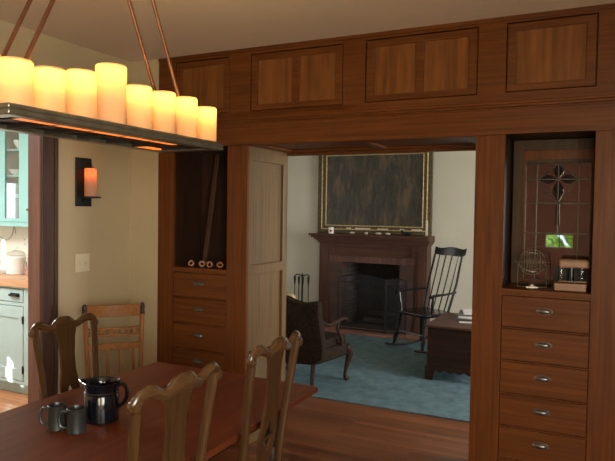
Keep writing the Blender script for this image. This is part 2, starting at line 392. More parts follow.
# ------------------------------------------------------------------ the rooms
WL = -3.098          # dining room left wall plane
CEILZ = 2.636
HEAD = 2.009
struct(MB().box(-3.2, 2.1, -6.2, 4.9, -0.06, 0.0).build('floor', FLOOR_M))
struct(MB().box(-6.2, -3.2, -3.2, 0.85, -0.06, 0.0).build('floor_kitchen', KFLOOR_M))
struct(MB().box(-5.2, -3.2, 0.85, 4.9, -0.06, 0.0).build('floor_living', FLOOR_M))
struct(MB().box(-3.2, 1.4, -6.2, 0.57, CEILZ, 2.72).build('ceiling', CEIL))
struct(MB().box(-6.2, -3.2, -3.2, 0.85, 2.60, 2.72).build('ceiling_kitchen', KITCHEN_WALL))
struct(MB().box(-5.2, 2.1, 0.57, 4.9, 2.62, 2.72).build('ceiling_living', CEIL))
# dining walls
struct(MB().holed(-6.2, 0.0, 0, CEILZ, WL-0.102, WL, [(-1.75, -0.79, -0.01, 2.10)], 'YZ').build('wall_left', TAN_WALL))
m = MB().box(WL, -2.846, 0.0, 0.1, 0, CEILZ); m.box(0.094, 1.4, 0.0, 0.1, 0, CEILZ)
struct(m.build('wall_front', TAN_WALL))
struct(MB().holed(-6.2, 0.1, 0, CEILZ, 1.3, 1.4, [(-4.65, -3.15, 0.85, 2.15)], 'YZ').build('wall_right', TAN_WALL))
struct(MB().holed(WL, 1.3, 0, CEILZ, -6.2, -6.1, [(0.07, 1.17, 0.8, 2.1), (-0.80, -0.415, 1.085, 1.27)]).build('wall_rear', REAR_WALL))
m = MB(); m.box(-0.615, -0.600, -6.16, -6.14, 1.085, 1.27)
struct(m.build('window_1', TRIM_W))
# living room walls
struct(MB().box(-5.2, 2.1, 4.4, 4.5, 0, 2.62).build('wall_back', CREAM_WALL))
struct(MB().box(-5.2, -5.0, 0.85, 4.4, 0, 2.62).build('wall_living_left', CREAM_WALL))
struct(MB().holed(0.57, 4.5, 0, 2.62, 2.0, 2.1, [(0.9, 2.6, 0.75, 2.15)], 'YZ').build('wall_living_right', CREAM_WALL))
m = MB(); m.box(-5.2, -2.846, 0.72, 0.85, 0, 2.62); m.box(-2.846, -2.126, 0.55, 0.57, 0, 2.62); m.box(-2.87, -2.846, 0.1, 0.72, 0, 2.62); m.box(-0.621, 0.094, 0.55, 0.57, 0, 2.62); m.box(0.094, 2.1, 0.47, 0.57, 0, 2.62); m.box(-2.126, -0.621, 0.53, 0.57, 2.05, 2.72)
struct(m.build('wall_partition', CREAM_WALL))
# kitchen walls
struct(MB().box(-6.1, WL-0.102, 0.66, 0.72, 0, 2.6).build('wall_kitchen_back', KITCHEN_WALL))
struct(MB().holed(-3.2, 0.72, 0, 2.6, -6.1, -6.0, [(-0.55, -0.17, 1.0, 1.85), (-2.52, -2.27, 1.30, 1.56)], 'YZ').build('wall_kitchen_left', KITCHEN_WALL))  # smaller opening, unseen, added to throw a sun patch on the cabinet
struct(MB().box(-6.1, WL-0.102, -3.2, -3.1, 0, 2.6).build('wall_kitchen_front', KITCHEN_WALL))
m = MB(); m.box(-6.06, -6.02, -0.37, -0.35, 1.0, 1.85); m.box(-6.06, -6.02, -0.55, -0.17, 1.41, 1.44)
struct(m.build('window_2', WHITE))
# garden outside
struct(MB().box(-14, 10, -14, 10, -0.35, -0.30).build('ground', LAWN))
def hedge(name, c, s, label):
    me_b = MB(); rnd = random.Random(3)
    for i in range(26):
        me_b.ball((rnd.uniform(-s[0], s[0]), rnd.uniform(-s[1], s[1]), rnd.uniform(0.1, s[2])), rnd.uniform(0.28, 0.5), u=10, v=7)
    o = me_b.build(name, LEAFY, loc=c)
    return tag(o, label, 'hedge')
hedge('garden_hedge', (-0.6, -8.6, -0.3), (2.2, 0.5, 2.4), 'green leafy hedge outside the rear window of the dining room')
hedge('garden_shrub', (-8.4, -0.2, -0.3), (0.5, 1.6, 1.55), 'green leafy shrub outside the kitchen window')

# door frame to the kitchen
m = MB(); m.box(WL, WL+0.018, -0.79, -0.672, 0, 2.22); m.box(WL, WL+0.018, -1.868, -1.75, 0, 2.22); m.box(WL, WL+0.018, -1.75, -0.79, 2.10, 2.22)
m.box(WL+0.018, WL+0.026, -0.70, -0.672, 0, 2.22); m.box(WL+0.018, WL+0.026, -0.79, -0.778, 0, 2.11)
struct(m.build('trim_1', TRIM_W, bevel=0.003))
m = MB(); m.box(WL-0.104, WL+0.001, -0.792, -0.768, 0, 2.10); m.box(WL-0.104, WL+0.001, -1.772, -1.748, 0, 2.10); m.box(WL-0.104, WL+0.001, -1.75, -0.79, 2.09, 2.11)
struct(m.build('door_1', TRIM_L, bevel=0.002))
m = MB(); m.box(WL, WL+0.016, -0.671, 0.0, 0, 0.16); m.box(WL+0.016, -2.847, -0.016, 0.0, 0, 0.16)
struct(m.build('baseboard_left', TRIM_W, bevel=0.003))
struct(MB().box(0.095, 1.3, -0.016, 0.0, 0, 0.16).build('baseboard_front', TRIM_W, bevel=0.003))
m = MB(); m.box(-5.0, -3.9, 4.384, 4.4, 0, 0.14); m.box(-1.9, 2.0, 4.384, 4.4, 0, 0.14)
struct(m.build('baseboard_back', CREAM_WALL, bevel=0.003))

# ------------------------------------------------------------------ oak header with frieze panels
FR = [(-2.700, -2.252, 2.225, 2.598, 1), (-2.092, -1.438, 2.226, 2.596, 2), (-1.296, -0.640, 2.230, 2.600, 2), (-0.492, -0.049, 2.232, 2.602, 1)]
hb = MB().holed(-2.846, 0.094, 2.18, CEILZ, 0.0, 0.022, [f[:4] for f in FR])
hb.box(-2.846, 0.094, 0.03, 0.05, 2.05, CEILZ)
hb.box(-2.846, 0.094, -0.012, 0.03, HEAD, 2.142)
hb.box(-2.106, -0.641, 0.03, 0.53, HEAD+0.012, 2.05)
header = struct(hb.build('trim_2', OAK_X, bevel=0.002))
lg = MB(); lg.box(-2.86, 0.108, -0.040, 0.0, 2.165, 2.180); lg.box(-2.855, 0.103, -0.030, 0.0, 2.152, 2.166); lg.box(-2.85, 0.098, -0.018, 0.0, 2.141, 2.153)
struct(lg.build('ledge_moulding', OAK_X, header, bevel=0.003))
cr = MB(); cr.box(-2.846, 0.094, -0.010, 0.0, 2.614, CEILZ)
struct(cr.build('crown_strip', OAK_X, header, bevel=0.003))
g = 0.006
for (x0, x1, z0, z1, n) in FR:
    xs0, xs1 = x0+g, x1-g; st = 0.046
    if n == 1: holes = [(xs0+st, xs1-st, z0+g+0.036, z1-g-0.038)]
    else:
        mid = (xs0+xs1)/2; holes = [(xs0+st, mid-0.024, z0+g+0.036, z1-g-0.038), (mid+0.024, xs1-st, z0+g+0.036, z1-g-0.038)]
    f = struct(MB().holed(xs0, xs1, z0+g, z1-g, 0.003, 0.024, holes).build('frieze_panel', OAK_X, header, bevel=0.003))
    pm = MB()
    for h in holes: pm.box(h[0]-0.004, h[1]+0.004, 0.014, 0.022, h[2]-0.004, h[3]+0.004)
    struct(pm.build('inset_panel', OAK_PANEL, f))
sf = MB().holed(-2.106, -0.641, 0.0, 0.56, HEAD-0.004, HEAD+0.012, [(-2.03, -1.37, 0.08, 0.47), (-1.31, -0.72, 0.08, 0.47)], 'XY')
sf.box(-2.106, -0.641, 0.545, 0.60, HEAD-0.022, HEAD+0.08)
struct(sf.build('soffit_frame', OAK_X, header, bevel=0.003))

# ------------------------------------------------------------------ built-in cabinets
def pull(parent, x, z):
    b = MB()   # cup (bin) pull: quarter dome open below on an oval plate
    b.prism([(x+0.043*math.cos(2*PI*k/24), z+0.017*math.sin(2*PI*k/24)) for k in range(24)], -0.003, 0.003)
    b.ball((x, -0.008, z+0.001), 0.0145, (2.5, 1.05, 0.95), 20, 10)
    return b.build('cup_pull', PEWTER, parent, bevel=0.001)
def cabinet(name, label, xo0, xi0, xi1, xo1, flip, leaded):
    """xo0..xo1 outer edges, xi0..xi1 the opening"""
    t = thing(name, label, 'cabinet', (0, 0, 0))
    rows = [(1.142-0.179*k-0.168, 1.142-0.179*k) for k in range(6)]
    holes = [(xi0, xi1, 1.18, HEAD)] + [(xi0, xi1, a-0.002, b+0.002) for a, b in rows]
    MB().holed(xo0, xo1, 0.0, HEAD, 0.0, 0.024, holes).build('face_frame', OAK_Z, t, bevel=0.0015)
    cs = MB()
    cs.box(xo0, xo0+0.02, 0.024, 0.55, 0, HEAD) if not flip else cs.box(xo1-0.02, xo1, 0.024, 0.10, 0, HEAD)
    cs.box(xi0-0.03, xi1+0.03, 0.35, 0.37, 0.0, HEAD)
    cs.build('carcass', OAK_Z, t)
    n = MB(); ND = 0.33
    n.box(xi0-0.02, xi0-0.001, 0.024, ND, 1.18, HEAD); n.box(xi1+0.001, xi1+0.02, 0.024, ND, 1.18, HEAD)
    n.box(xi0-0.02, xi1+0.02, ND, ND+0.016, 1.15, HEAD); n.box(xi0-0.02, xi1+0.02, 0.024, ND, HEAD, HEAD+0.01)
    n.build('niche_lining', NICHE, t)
    MB().box(xi0-0.001, xi1+0.001, -0.002, ND, 1.156, 1.18).build('niche_shelf', OAK_X, t, bevel=0.002)
    for k, (a, b) in enumerate(rows):
        d = MB(); d.box(xi0+0.003, xi1-0.003, 0.002, 0.022, a+0.001, b-0.001); d.box(xi0+0.02, xi1-0.02, 0.022, 0.34, a+0.01, b-0.02)
        dr = d.build('drawer', OAK_X, t, bevel=0.002)
        pull(dr, (xi0+xi1)/2, (a+b)/2+0.014)
    # panelled reveal of the wide opening
    X = xo1 if not flip else xo0
    s = -1 if not flip else 1
    panels = [(0.060, 0.505, 1.212, 1.915), (0.060, 0.505, 0.20, 1.145)]
    xa, xb = (X-0.032, X) if not flip else (X, X+0.032)
    MB().holed(0.024, 0.57, 0.0, HEAD-0.002, xa, xb, panels, 'YZ').build('reveal_frame', JAMB_LIT if not flip else OAK_Z, t, bevel=0.003)
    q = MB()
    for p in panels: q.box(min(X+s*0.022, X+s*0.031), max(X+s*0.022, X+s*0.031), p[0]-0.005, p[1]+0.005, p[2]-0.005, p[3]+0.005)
    q.build('reveal_panel', JAMB_LIT if not flip else OAK_Z, t)
    return t
cabL = cabinet('built_in_cabinet', 'oak built-in cabinet left of the wide opening, drawers below a dark niche with napkin rings', -2.846, -2.709, -2.262, -2.106, False, False)
cabR = cabinet('built_in_cabinet', 'oak built-in cabinet right of the wide opening, drawers below a niche with leaded glass', -0.641, -0.485, -0.048, 0.094, True, True)

# leaded glass panel standing in the right niche
lp = thing('leaded_glass_panel', 'leaded glass panel with dark star motif at the back of the right niche', 'window panel', (-0.234, 0.28, 1.181))
W0, W1, H1 = -0.243, 0.184, 0.825
gx0, gx1, gz0, gz1 = W0+0.070, W1-0.016, 0.03, 0.690
MB().holed(W0, W1, 0.0, H1, -0.012, 0.020, [(gx0, gx1, gz0, gz1)]).build('panel_frame', FRAME_W, lp, bevel=0.004)
fi = MB().holed(W0+0.058, W1-0.006, 0.018, 0.765, -0.018, -0.010, [(gx0, gx1, gz0, gz1+0.02)])
fi.build('inner_moulding', OAK_Z, lp, bevel=0.002)
MB().box(gx0-0.004, gx1+0.004, 0.004, 0.009, gz0-0.004, gz1+0.004).build('glass', LEADED, lp)
cm = MB()
vx = [gx0, gx0+0.060, gx1-0.062, gx1]
for x in vx: cm.box(x-0.003, x+0.003, -0.002, 0.006, gz0, gz1)
for z in (gz0, 0.295, 0.465, gz1): cm.box(gx0, gx1, -0.002, 0.006, z-0.003, z+0.003)
zc = 0.600
cm.box(gx0, gx1, -0.002, 0.006, zc-0.0025, zc+0.0025)
cm.box(-0.003, 0.003, -0.002, 0.006, 0.30, 0.69)
for sx in (-1, 1):
    for sz, zz in ((1, 0.085), (-1, -0.135)):
        q = [(0, zz), (0.036, zz*0.70), (0.070, zz*0.36), (0.100, 0)]
        cm.tube([(sx*u, 0.001, zc+v) for u, v in smooth([(a, b, 0) for a, b in q], 4) for u, v in [(u, v)]] if False else [(sx*v_.x, 0.001, zc+v_.y) for v_ in smooth([(a, b, 0) for a, b in q], 4)], 0.003, 6)
cm.build('lead_lines', CAME, lp)
st = MB()
def petal(cx, cz, dx, dz, ln, wd):
    nx, nz = -dz, dx
    pts = [(0, 0.25), (0.3, 0.95), (0.55, 1.0), (0.75, 0.5), (1, 0.02)]
    poly = [(cx+dx*ln*u+nx*wd*v, cz+dz*ln*u+nz*wd*v) for u, v in pts] + [(cx+dx*ln*u-nx*wd*v, cz+dz*ln*u-nz*wd*v) for u, v in reversed(pts)]
    st.prism(poly, -0.001, 0.0035)
petal(0, zc+0.010, 0, 1, 0.080, 0.026); petal(0, zc-0.010, 0, -1, 0.125, 0.028)
petal(0.012, zc, 1, 0, 0.090, 0.025); petal(-0.012, zc, -1, 0, 0.090, 0.025)
st.prism([(-0.012, 0.345), (0.012, 0.345), (0.009, 0.46), (-0.009, 0.46)], -0.001, 0.0035)
st.build('star_motif', LEADED_D, lp)

# wire tumbler cage on a U shaped stand
wc = thing('wire_tumbler_cage', 'round wire tumbler cage on a bent wire stand in the right niche', 'tumbler', (-0.345, 0.115, 1.1812), 0.25)
b = MB(); R0 = 0.070; zc = 0.140
for k in range(10):
    y = -0.85+1.7*k/9; r = R0*math.sqrt(max(0.02, 1-y*y))
    b.tube([(R0*y, r*math.cos(a), zc+r*math.sin(a)) for a in [2*PI*j/20 for j in range(20)]], 0.0013, 5, closed=True)
for k in range(4):
    a0 = PI*k/4
    b.tube([(R0*math.cos(a), R0*math.sin(a)*math.cos(a0), zc+R0*math.sin(a)*math.sin(a0)) for a in [2*PI*j/24 for j in range(24)]], 0.0016, 5, closed=True)
b.build('cage', WIRE, wc)
b = MB(); b.tube([(-0.092, 0, zc), (-0.072, 0, zc), (-0.076, 0, 0.004), (0.076, 0, 0.004), (0.072, 0, zc), (0.092, 0, zc)], 0.003, 8)
b.box(-0.03, 0.03, -0.02, 0.02, 0.0, 0.006); b.ball((0, -0.012, 0.012), 0.014, (1.3, 0.6, 0.8))
b.build('stand', WIRE, wc)
# wood and glass caddy
cd = thing('glass_vial_caddy', 'block with pale wooden top and base holding glass vials in the right niche', 'caddy', (-0.152, 0.10, 1.181), 0.12)
MB().box(-0.080, 0.076, -0.050, 0.050, 0, 0.040).build('base', BLEACHED, cd, bevel=0.004)
MB().box(-0.058, 0.088, -0.050, 0.050, 0.122, 0.165).build('top', BLEACHED, cd, bevel=0.010)
MB().box(-0.078, 0.094, 0.024, 0.034, 0.040, 0.122).build('dark_back', SOOT, cd)
for x in (-0.045, 0.005, 0.056):
    MB().lathe([(0.001, 0.041), (0.014, 0.042), (0.014, 0.121), (0.001, 0.1215)], (x, -0.012, 0), 14).build('vial', GLASS if x != 0.005 else LEADED_D, cd)
MB().box(-0.060, 0.078, -0.034, 0.016, 0.047, 0.051).build('rail', BLEACHED, cd)

# left niche: leaning strip and napkin rings
b = MB(); b.box(-0.018, 0.018, -0.006, 0.006, 0, 0.80)
tag(b.build('wooden_strip', FRAME_W, loc=(-2.565, 0.17, 1.183), rot=(-0.12, 0.055, 0), bevel=0.002), 'narrow wooden strip leaning against the back of the left niche', 'wood strip')
ringlab = ['wooden napkin ring at the left end of the row in the left niche', 'second wooden napkin ring from the left in the left niche', 'third wooden napkin ring from the left in the left niche', 'wooden napkin ring at the right end of the row, beside the oak stile']
for k, (px, yy) in enumerate(((-2.597, 0.06), (-2.516, 0.075), (-2.436, 0.05), (-2.354, 0.055))):
    b = MB(); n = 20
    prof = [(0.021, -0.016), (0.0235, -0.006), (0.0235, 0.006), (0.021, 0.016), (0.011, 0.016), (0.010, 0.0), (0.011, -0.016)]
    rings = [[(r*math.cos(2*PI*j/n), h, r*math.sin(2*PI*j/n)) for j in range(n)] for r, h in prof]
    b.loft(rings, closed=True)
    tag(b.build('napkin_ring', GOLD_W, loc=(px, yy, 1.204), rot=(0, 0, 0.62+0.08*k)), ringlab[k], 'napkin ring', 'napkin rings in the left niche')

# ------------------------------------------------------------------ left wall: sconce and switch
sc = thing('wall_sconce', 'dark metal wall sconce with a candle on its tray, on the tan wall', 'sconce', (WL, -0.452, 1.59))
MB().box(0.0, 0.012, -0.066, 0.066, 0, 0.320).build('back_plate', IRON, sc, bevel=0.002)
b = MB(); b.box(0.0, 0.105, -0.055, 0.060, 0.056, 0.066); b.box(0.012, 0.03, -0.012, 0.012, 0.03, 0.056)
b.build('tray', IRON, sc, bevel=0.002)
def candle_mesh(b, r, h, well=0.010):
    prof = [(0.002, 0.0), (r*0.97, 0.0), (r, 0.004), (r, h*0.25), (r, h*0.5), (r, h*0.75), (r, h-0.006), (r-0.004, h), (r-0.008, h-0.002), (r-0.010, h-well)]
    return b.lathe(prof, (0, 0, 0), 28, caps=False)
cs = candle_mesh(MB(), 0.039, 0.184).build('candle', WAX_S, sc, loc=(0.066, 0.003, 0.067))
def glow(name, loc, power, col, parent=None, size=0.012):
    d = bpy.data.lights.new(name, 'POINT'); d.energy = power; d.color = col; d.shadow_soft_size = size
    o = bpy.data.objects.new(name, d); COL.objects.link(o); o.location = loc
    if parent: o.parent = parent
    return o
glow('bulb', (0.066, 0.003, 0.067+0.148), 0.16, (1.0, 0.16, 0.03), sc)

sw = thing('light_switch', 'ivory double light switch plate on the tan wall below the sconce', 'light switch', (WL, -0.455, 1.158))
MB().box(0, 0.006, -0.060, 0.060, 0, 0.118).build('plate', SWITCH, sw, bevel=0.002)
for y in (-0.024, 0.024):
    MB().box(0.004, 0.013, y-0.006, y+0.006, 0.048, 0.072).build('toggle', SWITCH, sw, bevel=0.001)

# ------------------------------------------------------------------ chandelier
ch = thing('candle_chandelier', 'long bronze chandelier with glowing pillar candles hanging over the dining table', 'chandelier', (-1.73, -1.657, 1.83))
hx, hy = 0.183, 0.549
b = MB().holed(-hx, hx, -hy, hy, 0.018, 0.036, [(-hx+0.052, hx-0.052, -hy+0.052, hy-0.052)], 'XY')
b.holed(-hx, hx, -hy, hy, 0.036, 0.052, [(-hx+0.012, hx-0.012, -hy+0.012, hy-0.012)], 'XY')
b.build('frame', BRONZE, ch, bevel=0.004)
AMBER = mat('amber_glow', (0.75, 0.22, 0.04), 0.4, trans=0.0, emis=(1.0, 0.20, 0.025), estr=0.75, var=0.1, vscale=12)  # warm glow below the candles put into the strips as emission
b = MB().box(-hx+0.02, hx-0.02, -hy+0.02, hy-0.02, 0.042, 0.047)
for k in range(-3, 4): b.box(-hx+0.05, hx-0.05, k*0.155-0.003, k*0.155+0.003, 0.020, 0.042)
b.box(-0.085, 0.075, -hy+0.05, hy-0.05, 0.034, 0.042)
b.build('tray', DARK_METAL, ch)
for k in range(-3, 2):
    MB().box(0.082, 0.130, k*0.155+0.003, (k+1)*0.155-0.003, 0.021, 0.027).build('glow_strip', AMBER, ch)
MB().box(-0.126, -0.098, 0.313, 0.47, 0.021, 0.027).build('glow_strip', AMBER, ch)
for x in (0.060, -0.060):
    for s in (-1, 1):
        p0 = Vector((x, s*0.475, 0.046)); p1 = Vector((x, s*0.115, 0.797))
        MB().tube([p0, p1], 0.0075, 10).build('hanging_rod', ROD_M, ch)
MB().box(-0.085, 0.085, -0.16, 0.16, 0.785, CEILZ-1.83).build('canopy', BRONZE, ch, bevel=0.004)
spec = [(-2.136, 2.022, .052), (-2.010, 2.023, .051), (-1.878, 2.043, .051), (-1.740, 2.093, .0545), (-1.595, 2.046, .050), (-1.448, 2.050, .0475), (-1.301, 2.054, .0465), (-1.156, 2.036, .0455)]
for (y, zt, r) in spec:
    h = zt-1.876
    c = candle_mesh(MB(), r, h).build('candle', WAX, ch, loc=(-1.608+1.73, y+1.657, 0.0465))
    glow('bulb', (-1.608+1.73, y+1.657, 0.0465+h*0.86), 0.42, (1.0, 0.62, 0.13), ch)
c = candle_mesh(MB(), 0.05, 0.21).build('candle', WAX, ch, loc=(-0.12, -0.40, 0.0465))
glow('bulb', (-0.12, -0.40, 0.0465+0.165), 0.42, (1.0, 0.62, 0.13), ch)

# ------------------------------------------------------------------ dining table
tz = 0.78
tb = thing('dining_table', 'long reddish brown wooden dining table under the chandelier', 'table', (-1.62, -1.95, 0))
TX, TY = 0.468, 1.045
b = MB().box(-TX, TX, -TY, TY, tz-0.026, tz)
b.build('table_top', TABLE_W, tb, bevel=0.004)
b = MB(); b.holed(-0.36, 0.36, -0.88, 0.88, tz-0.105, tz-0.026, [(-0.34, 0.34, -0.86, 0.86)], 'XY')
b.build('apron', DARK_W, tb)
for sx in (-1, 1):
    for sy in (-1, 1):
        MB().lathe([(0.018, 0), (0.026, 0.02), (0.020, 0.06), (0.030, 0.30), (0.038, 0.52), (0.026, 0.55), (0.040, 0.58), (0.040, tz-0.027)], (sx*0.335, sy*0.855, 0), 16).build('leg', DARK_W, tb)

# ------------------------------------------------------------------ splat-back dining chairs
def rake(z):
    return -0.0 if z < 0.46 else -0.078*((z-0.46)/0.6)**1.25
def tall(x, y, z): return (x, y, z if z < 0.46 else 0.46+(z-0.46)*1.10)
def splat_chair(label):
    t = thing('dining_chair', label, 'chair', (0, 0, 0), 0, 'splat-back dining chairs around the table')
    # posts run from floor to crest as rear legs
    for s in (-1, 1):
        pts = smooth([(-0.075, s*0.160, 0.0), (-0.03, s*0.163, 0.25), (0.0, s*0.166, 0.46), (rake(0.62), s*0.160, 0.62), (rake(0.80), s*0.172, 0.80), (rake(0.93), s*0.186, 0.93), (rake(1.02), s*0.190, 1.015)], 4)
        MB().tube(pts, [0.019]*5+[0.0175]*(len(pts)-5), 10, flat=0.85).bend(tall).build('back_post', CHAIR_W, t)
    # crest rail with yoke and scrolled ears
    half = [(0.0, 1.013, 0.0255), (0.034, 1.010, 0.0235), (0.064, 0.999, 0.0175), (0.085, 0.995, 0.0155), (0.115, 1.006, 0.0165), (0.147, 1.016, 0.0175), (0.179, 1.013, 0.0175), (0.200, 0.999, 0.0165), (0.204, 0.987, 0.0145)]
    full = [(-y, z, r) for y, z, r in reversed(half[1:])] + half
    P = smooth([(rake(z)-0.004-0.012*(1-(y/0.2)**2), y, z) for y, z, r in full], 3)
    rr = []
    for i in range(len(full)-1):
        for k in range(3): rr.append(full[i][2]*(1-k/3)+full[i+1][2]*k/3)
    rr.append(full[-1][2])
    cr = MB().tube(P, rr, 12, flat=0.68, up=(1, 0, 0))
    # tube's own up is x, so 'flat' thins along the other axis; rotate by building anew
    cr.bm.free(); cr = MB()
    rings = []
    for i, p in enumerate(P):
        a = P[max(i-1, 0)]; c = P[min(i+1, len(P)-1)]
        T = (c-a).normalized(); N = Vector((1, 0, 0)); N = (N - T*N.dot(T)).normalized(); B = T.cross(N)
        rings.append([p + N*(math.cos(2*PI*j/14)*rr[i]*0.72) + B*(math.sin(2*PI*j/14)*rr[i]) for j in range(14)])
    cr.loft(rings)
    for s in (-1, 1):
        cr.lathe([(0.004, -0.018), (0.014, -0.015), (0.0165, -0.006), (0.0165, 0.006), (0.014, 0.015), (0.004, 0.018)], (rake(1.0)-0.002, s*0.201, 0.988), 16, axis='X')
    cr.bend(tall).build('crest_rail', CHAIR_WY, t)
    # vase splat, pierced low down
    prof = [(0.49, 0.052), (0.56, 0.056), (0.60, 0.050), (0.64, 0.058), (0.70, 0.068), (0.76, 0.058), (0.82, 0.046), (0.88, 0.045), (0.94, 0.052), (0.985, 0.064), (1.012, 0.070)]
    def wz(z):
        for (a, wa), (c, wc_) in zip(prof, prof[1:]):
            if a <= z <= c: k = (z-a)/(c-a); k = k*k*(3-2*k); return wa+(wc_-wa)*k
        return prof[-1][1]
    def hz(z):
        if 0.635 < z < 0.690: return 0.041*(z-0.635)/0.055*0.9+0.002
        if 0.702 < z < 0.757: return 0.041*(0.757-z)/0.055*0.9+0.002
        return 0.0
    zs = sorted(set([0.49+0.522*k/40 for k in range(41)] + [0.635, 0.6351, 0.6899, 0.690, 0.702, 0.7021, 0.7569, 0.757]))
    sp = MB(); th = 0.006
    for z0, z1 in zip(zs, zs[1:]):
        zm = (z0+z1)/2
        for s in (-1, 1):
            h0, h1 = (hz(z0+1e-6), hz(z1-1e-6)) if hz(zm) > 0 else (0, 0)
            q = [(s*h0, z0), (s*wz(z0), z0), (s*wz(z1), z1), (s*h1, z1)]
            F = [sp.bm.verts.new((rake(z)-th-0.012*math.sin(PI*(z-0.49)/0.52), y, z)) for y, z in q]
            K = [sp.bm.verts.new((rake(z)+th-0.012*math.sin(PI*(z-0.49)/0.52), y, z)) for y, z in q]
            sp.bm.faces.new(F); sp.bm.faces.new(K[::-1]); sp.bm.faces.new((F[1], K[1], K[2], F[2]))
            if h0 > 0 or h1 > 0: sp.bm.faces.new((F[0], F[3], K[3], K[0]))
            if h0 > 0.012 and hz(z0-0.003) == 0: sp.bm.faces.new((F[0], K[0], sp.bm.verts.new((K[0].co.x, 0, z0)), sp.bm.verts.new((F[0].co.x, 0, z0))))
            if h1 > 0.012 and hz(z1+0.003) == 0: sp.bm.faces.new((F[3], K[3], sp.bm.verts.new((K[3].co.x, 0, z1)), sp.bm.verts.new((F[3].co.x, 0, z1))))
    bmesh.ops.remove_doubles(sp.bm, verts=sp.bm.verts, dist=0.0002)
    sp.bend(tall).build('splat', CHAIR_W, t)
    MB().box(-0.016, 0.016, -0.155, 0.155, 0.462, 0.495).build('shoe_rail', CHAIR_W, t, bevel=0.004)
    fr = MB().prism([(-0.015, -0.185), (0.40, -0.235), (0.40, 0.235), (-0.015, 0.185)], 0.395, 0.455, 'Z')
    fr.build('seat_frame', CHAIR_W, t, bevel=0.005)
    MB().prism([(0.02, -0.165), (0.38, -0.212), (0.38, 0.212), (0.02, 0.165)], 0.452, 0.480, 'Z').build('seat_pad', LEATHER, t, bevel=0.012, seg=3)
    for s in (-1, 1):
        pts = smooth([(0.375, s*0.205, 0.42), (0.40, s*0.222, 0.33), (0.385, s*0.212, 0.18), (0.375, s*0.205, 0.06), (0.39, s*0.212, 0.012)], 4)
        MB().tube(pts, [0.030, 0.031, 0.032, 0.032, 0.030, 0.027, 0.024, 0.021, 0.019, 0.017, 0.016, 0.0155, 0.016, 0.019, 0.024, 0.026, 0.024], 12).build('front_leg', CHAIR_W, t)
        MB().tube([(-0.045, s*0.162, 0.16), (0.38, s*0.208, 0.16)], 0.010, 8).build('stretcher', CHAIR_W, t)
    return t
chA = splat_chair('wooden dining chair with shaped splat at the front edge of the table, nearest the camera')
chA.location = (-1.161, -1.997, 0); chA.rotation_euler = (0, 0, PI); chA.scale = (1, 0.93, 1.016)
chB = dup(chA, (-1.145, -1.450, 0), PI+0.03, 'wooden dining chair with pierced splat in front of the table, next to its far corner', (1, 0.93, 1.020))
chC = dup(chA, (-2.115, -1.420, 0), 0.0, 'wooden dining chair with shaped splat behind the table, in front of the kitchen doorway', (1, 0.87, 0.992))

# ------------------------------------------------------------------ golden side chair in the corner
dc = thing('side_chair', 'golden oak side chair with beaded back rail, in the corner behind the table', 'chair', (-2.745, -0.525, 0), -PI/4+0.05)
# local: x forward, y across
def xr(z): return 0.03-0.10*max(0, (z-0.45))/0.52
for s in (-1, 1):
    MB().tube(smooth([(-0.02, s*0.175, 0), (0.035, s*0.160, 0.25), (xr(0.45), s*0.155, 0.45), (xr(0.70), s*0.165, 0.70), (xr(0.90), s*0.174, 0.90)], 4), [0.016]*8+[0.0145]*5+[0.015]*4, 10).build('back_post', GOLD_WZ, dc)
    MB().lathe([(0.015, 0), (0.018, 0.01), (0.015, 0.03), (0.017, 0.055), (0.013, 0.075), (0.004, 0.082)], (xr(0.94), s*0.175, 0.892), 12).build('finial', DARK_W, dc)
def rail(z0, z1, bow, name, wd, th=0.009):
    b = MB(); rings = []
    for k in range(11):
        y = -wd+2*wd*k/10; dx = -bow*(1-(y/wd)**2); zd = -0.008*(1-(y/wd)**2)
        x = xr((z0+z1)/2)+dx
        rings.append([(x-th, y, z0+zd), (x+th, y, z0+zd), (x+th, y, z1+zd), (x-th, y, z1+zd)])
    return b.loft(rings).build(name, GOLD_W, dc, bevel=0.003)
rail(0.892, 0.968, 0.035, 'crest_board', 0.170)
rail(0.812, 0.826, 0.030, 'beaded_rail', 0.164); rail(0.772, 0.786, 0.030, 'beaded_rail', 0.164)
for k in range(9):
    y = -0.145+0.29*k/8
    MB().ball((xr(0.80)-0.030*(1-(y/0.166)**2), y, 0.792), 0.0125, (0.8, 0.85, 1.15), 10, 7).build('bead', GOLD_WZ, dc)
rail(0.690, 0.730, 0.026, 'lower_rail', 0.160)
for k in range(4):
    y = -0.115+0.23*k/3
    MB().tube(smooth([(0.02, y, 0.45), (0.008, y, 0.52), (xr(0.62)-0.02, y, 0.62), (xr(0.70)-0.022, y, 0.70)], 3), [0.007, .0075, .009, .010, .0105, .010, .009, .008, .007, .007], 8).build('spindle', GOLD_WZ, dc)
MB().prism([(-0.02, -0.17), (0.05, -0.19), (0.34, -0.20), (0.37, -0.15), (0.37, 0.15), (0.34, 0.20), (0.05, 0.19), (-0.02, 0.17)], 0.425, 0.450, 'Z').build('seat', GOLD_W, dc, bevel=0.008)
for s in (-1, 1):
    MB().lathe([(0.012, 0), (0.017, 0.10), (0.021, 0.25), (0.015, 0.28), (0.021, 0.31), (0.018, 0.425)], (0.31, s*0.15, 0), 12).build('front_leg', GOLD_WZ, dc)
    MB().tube([(0.02, s*0.158, 0.2), (0.31, s*0.15, 0.2)], 0.009, 8).build('stretcher', GOLD_WZ, dc)

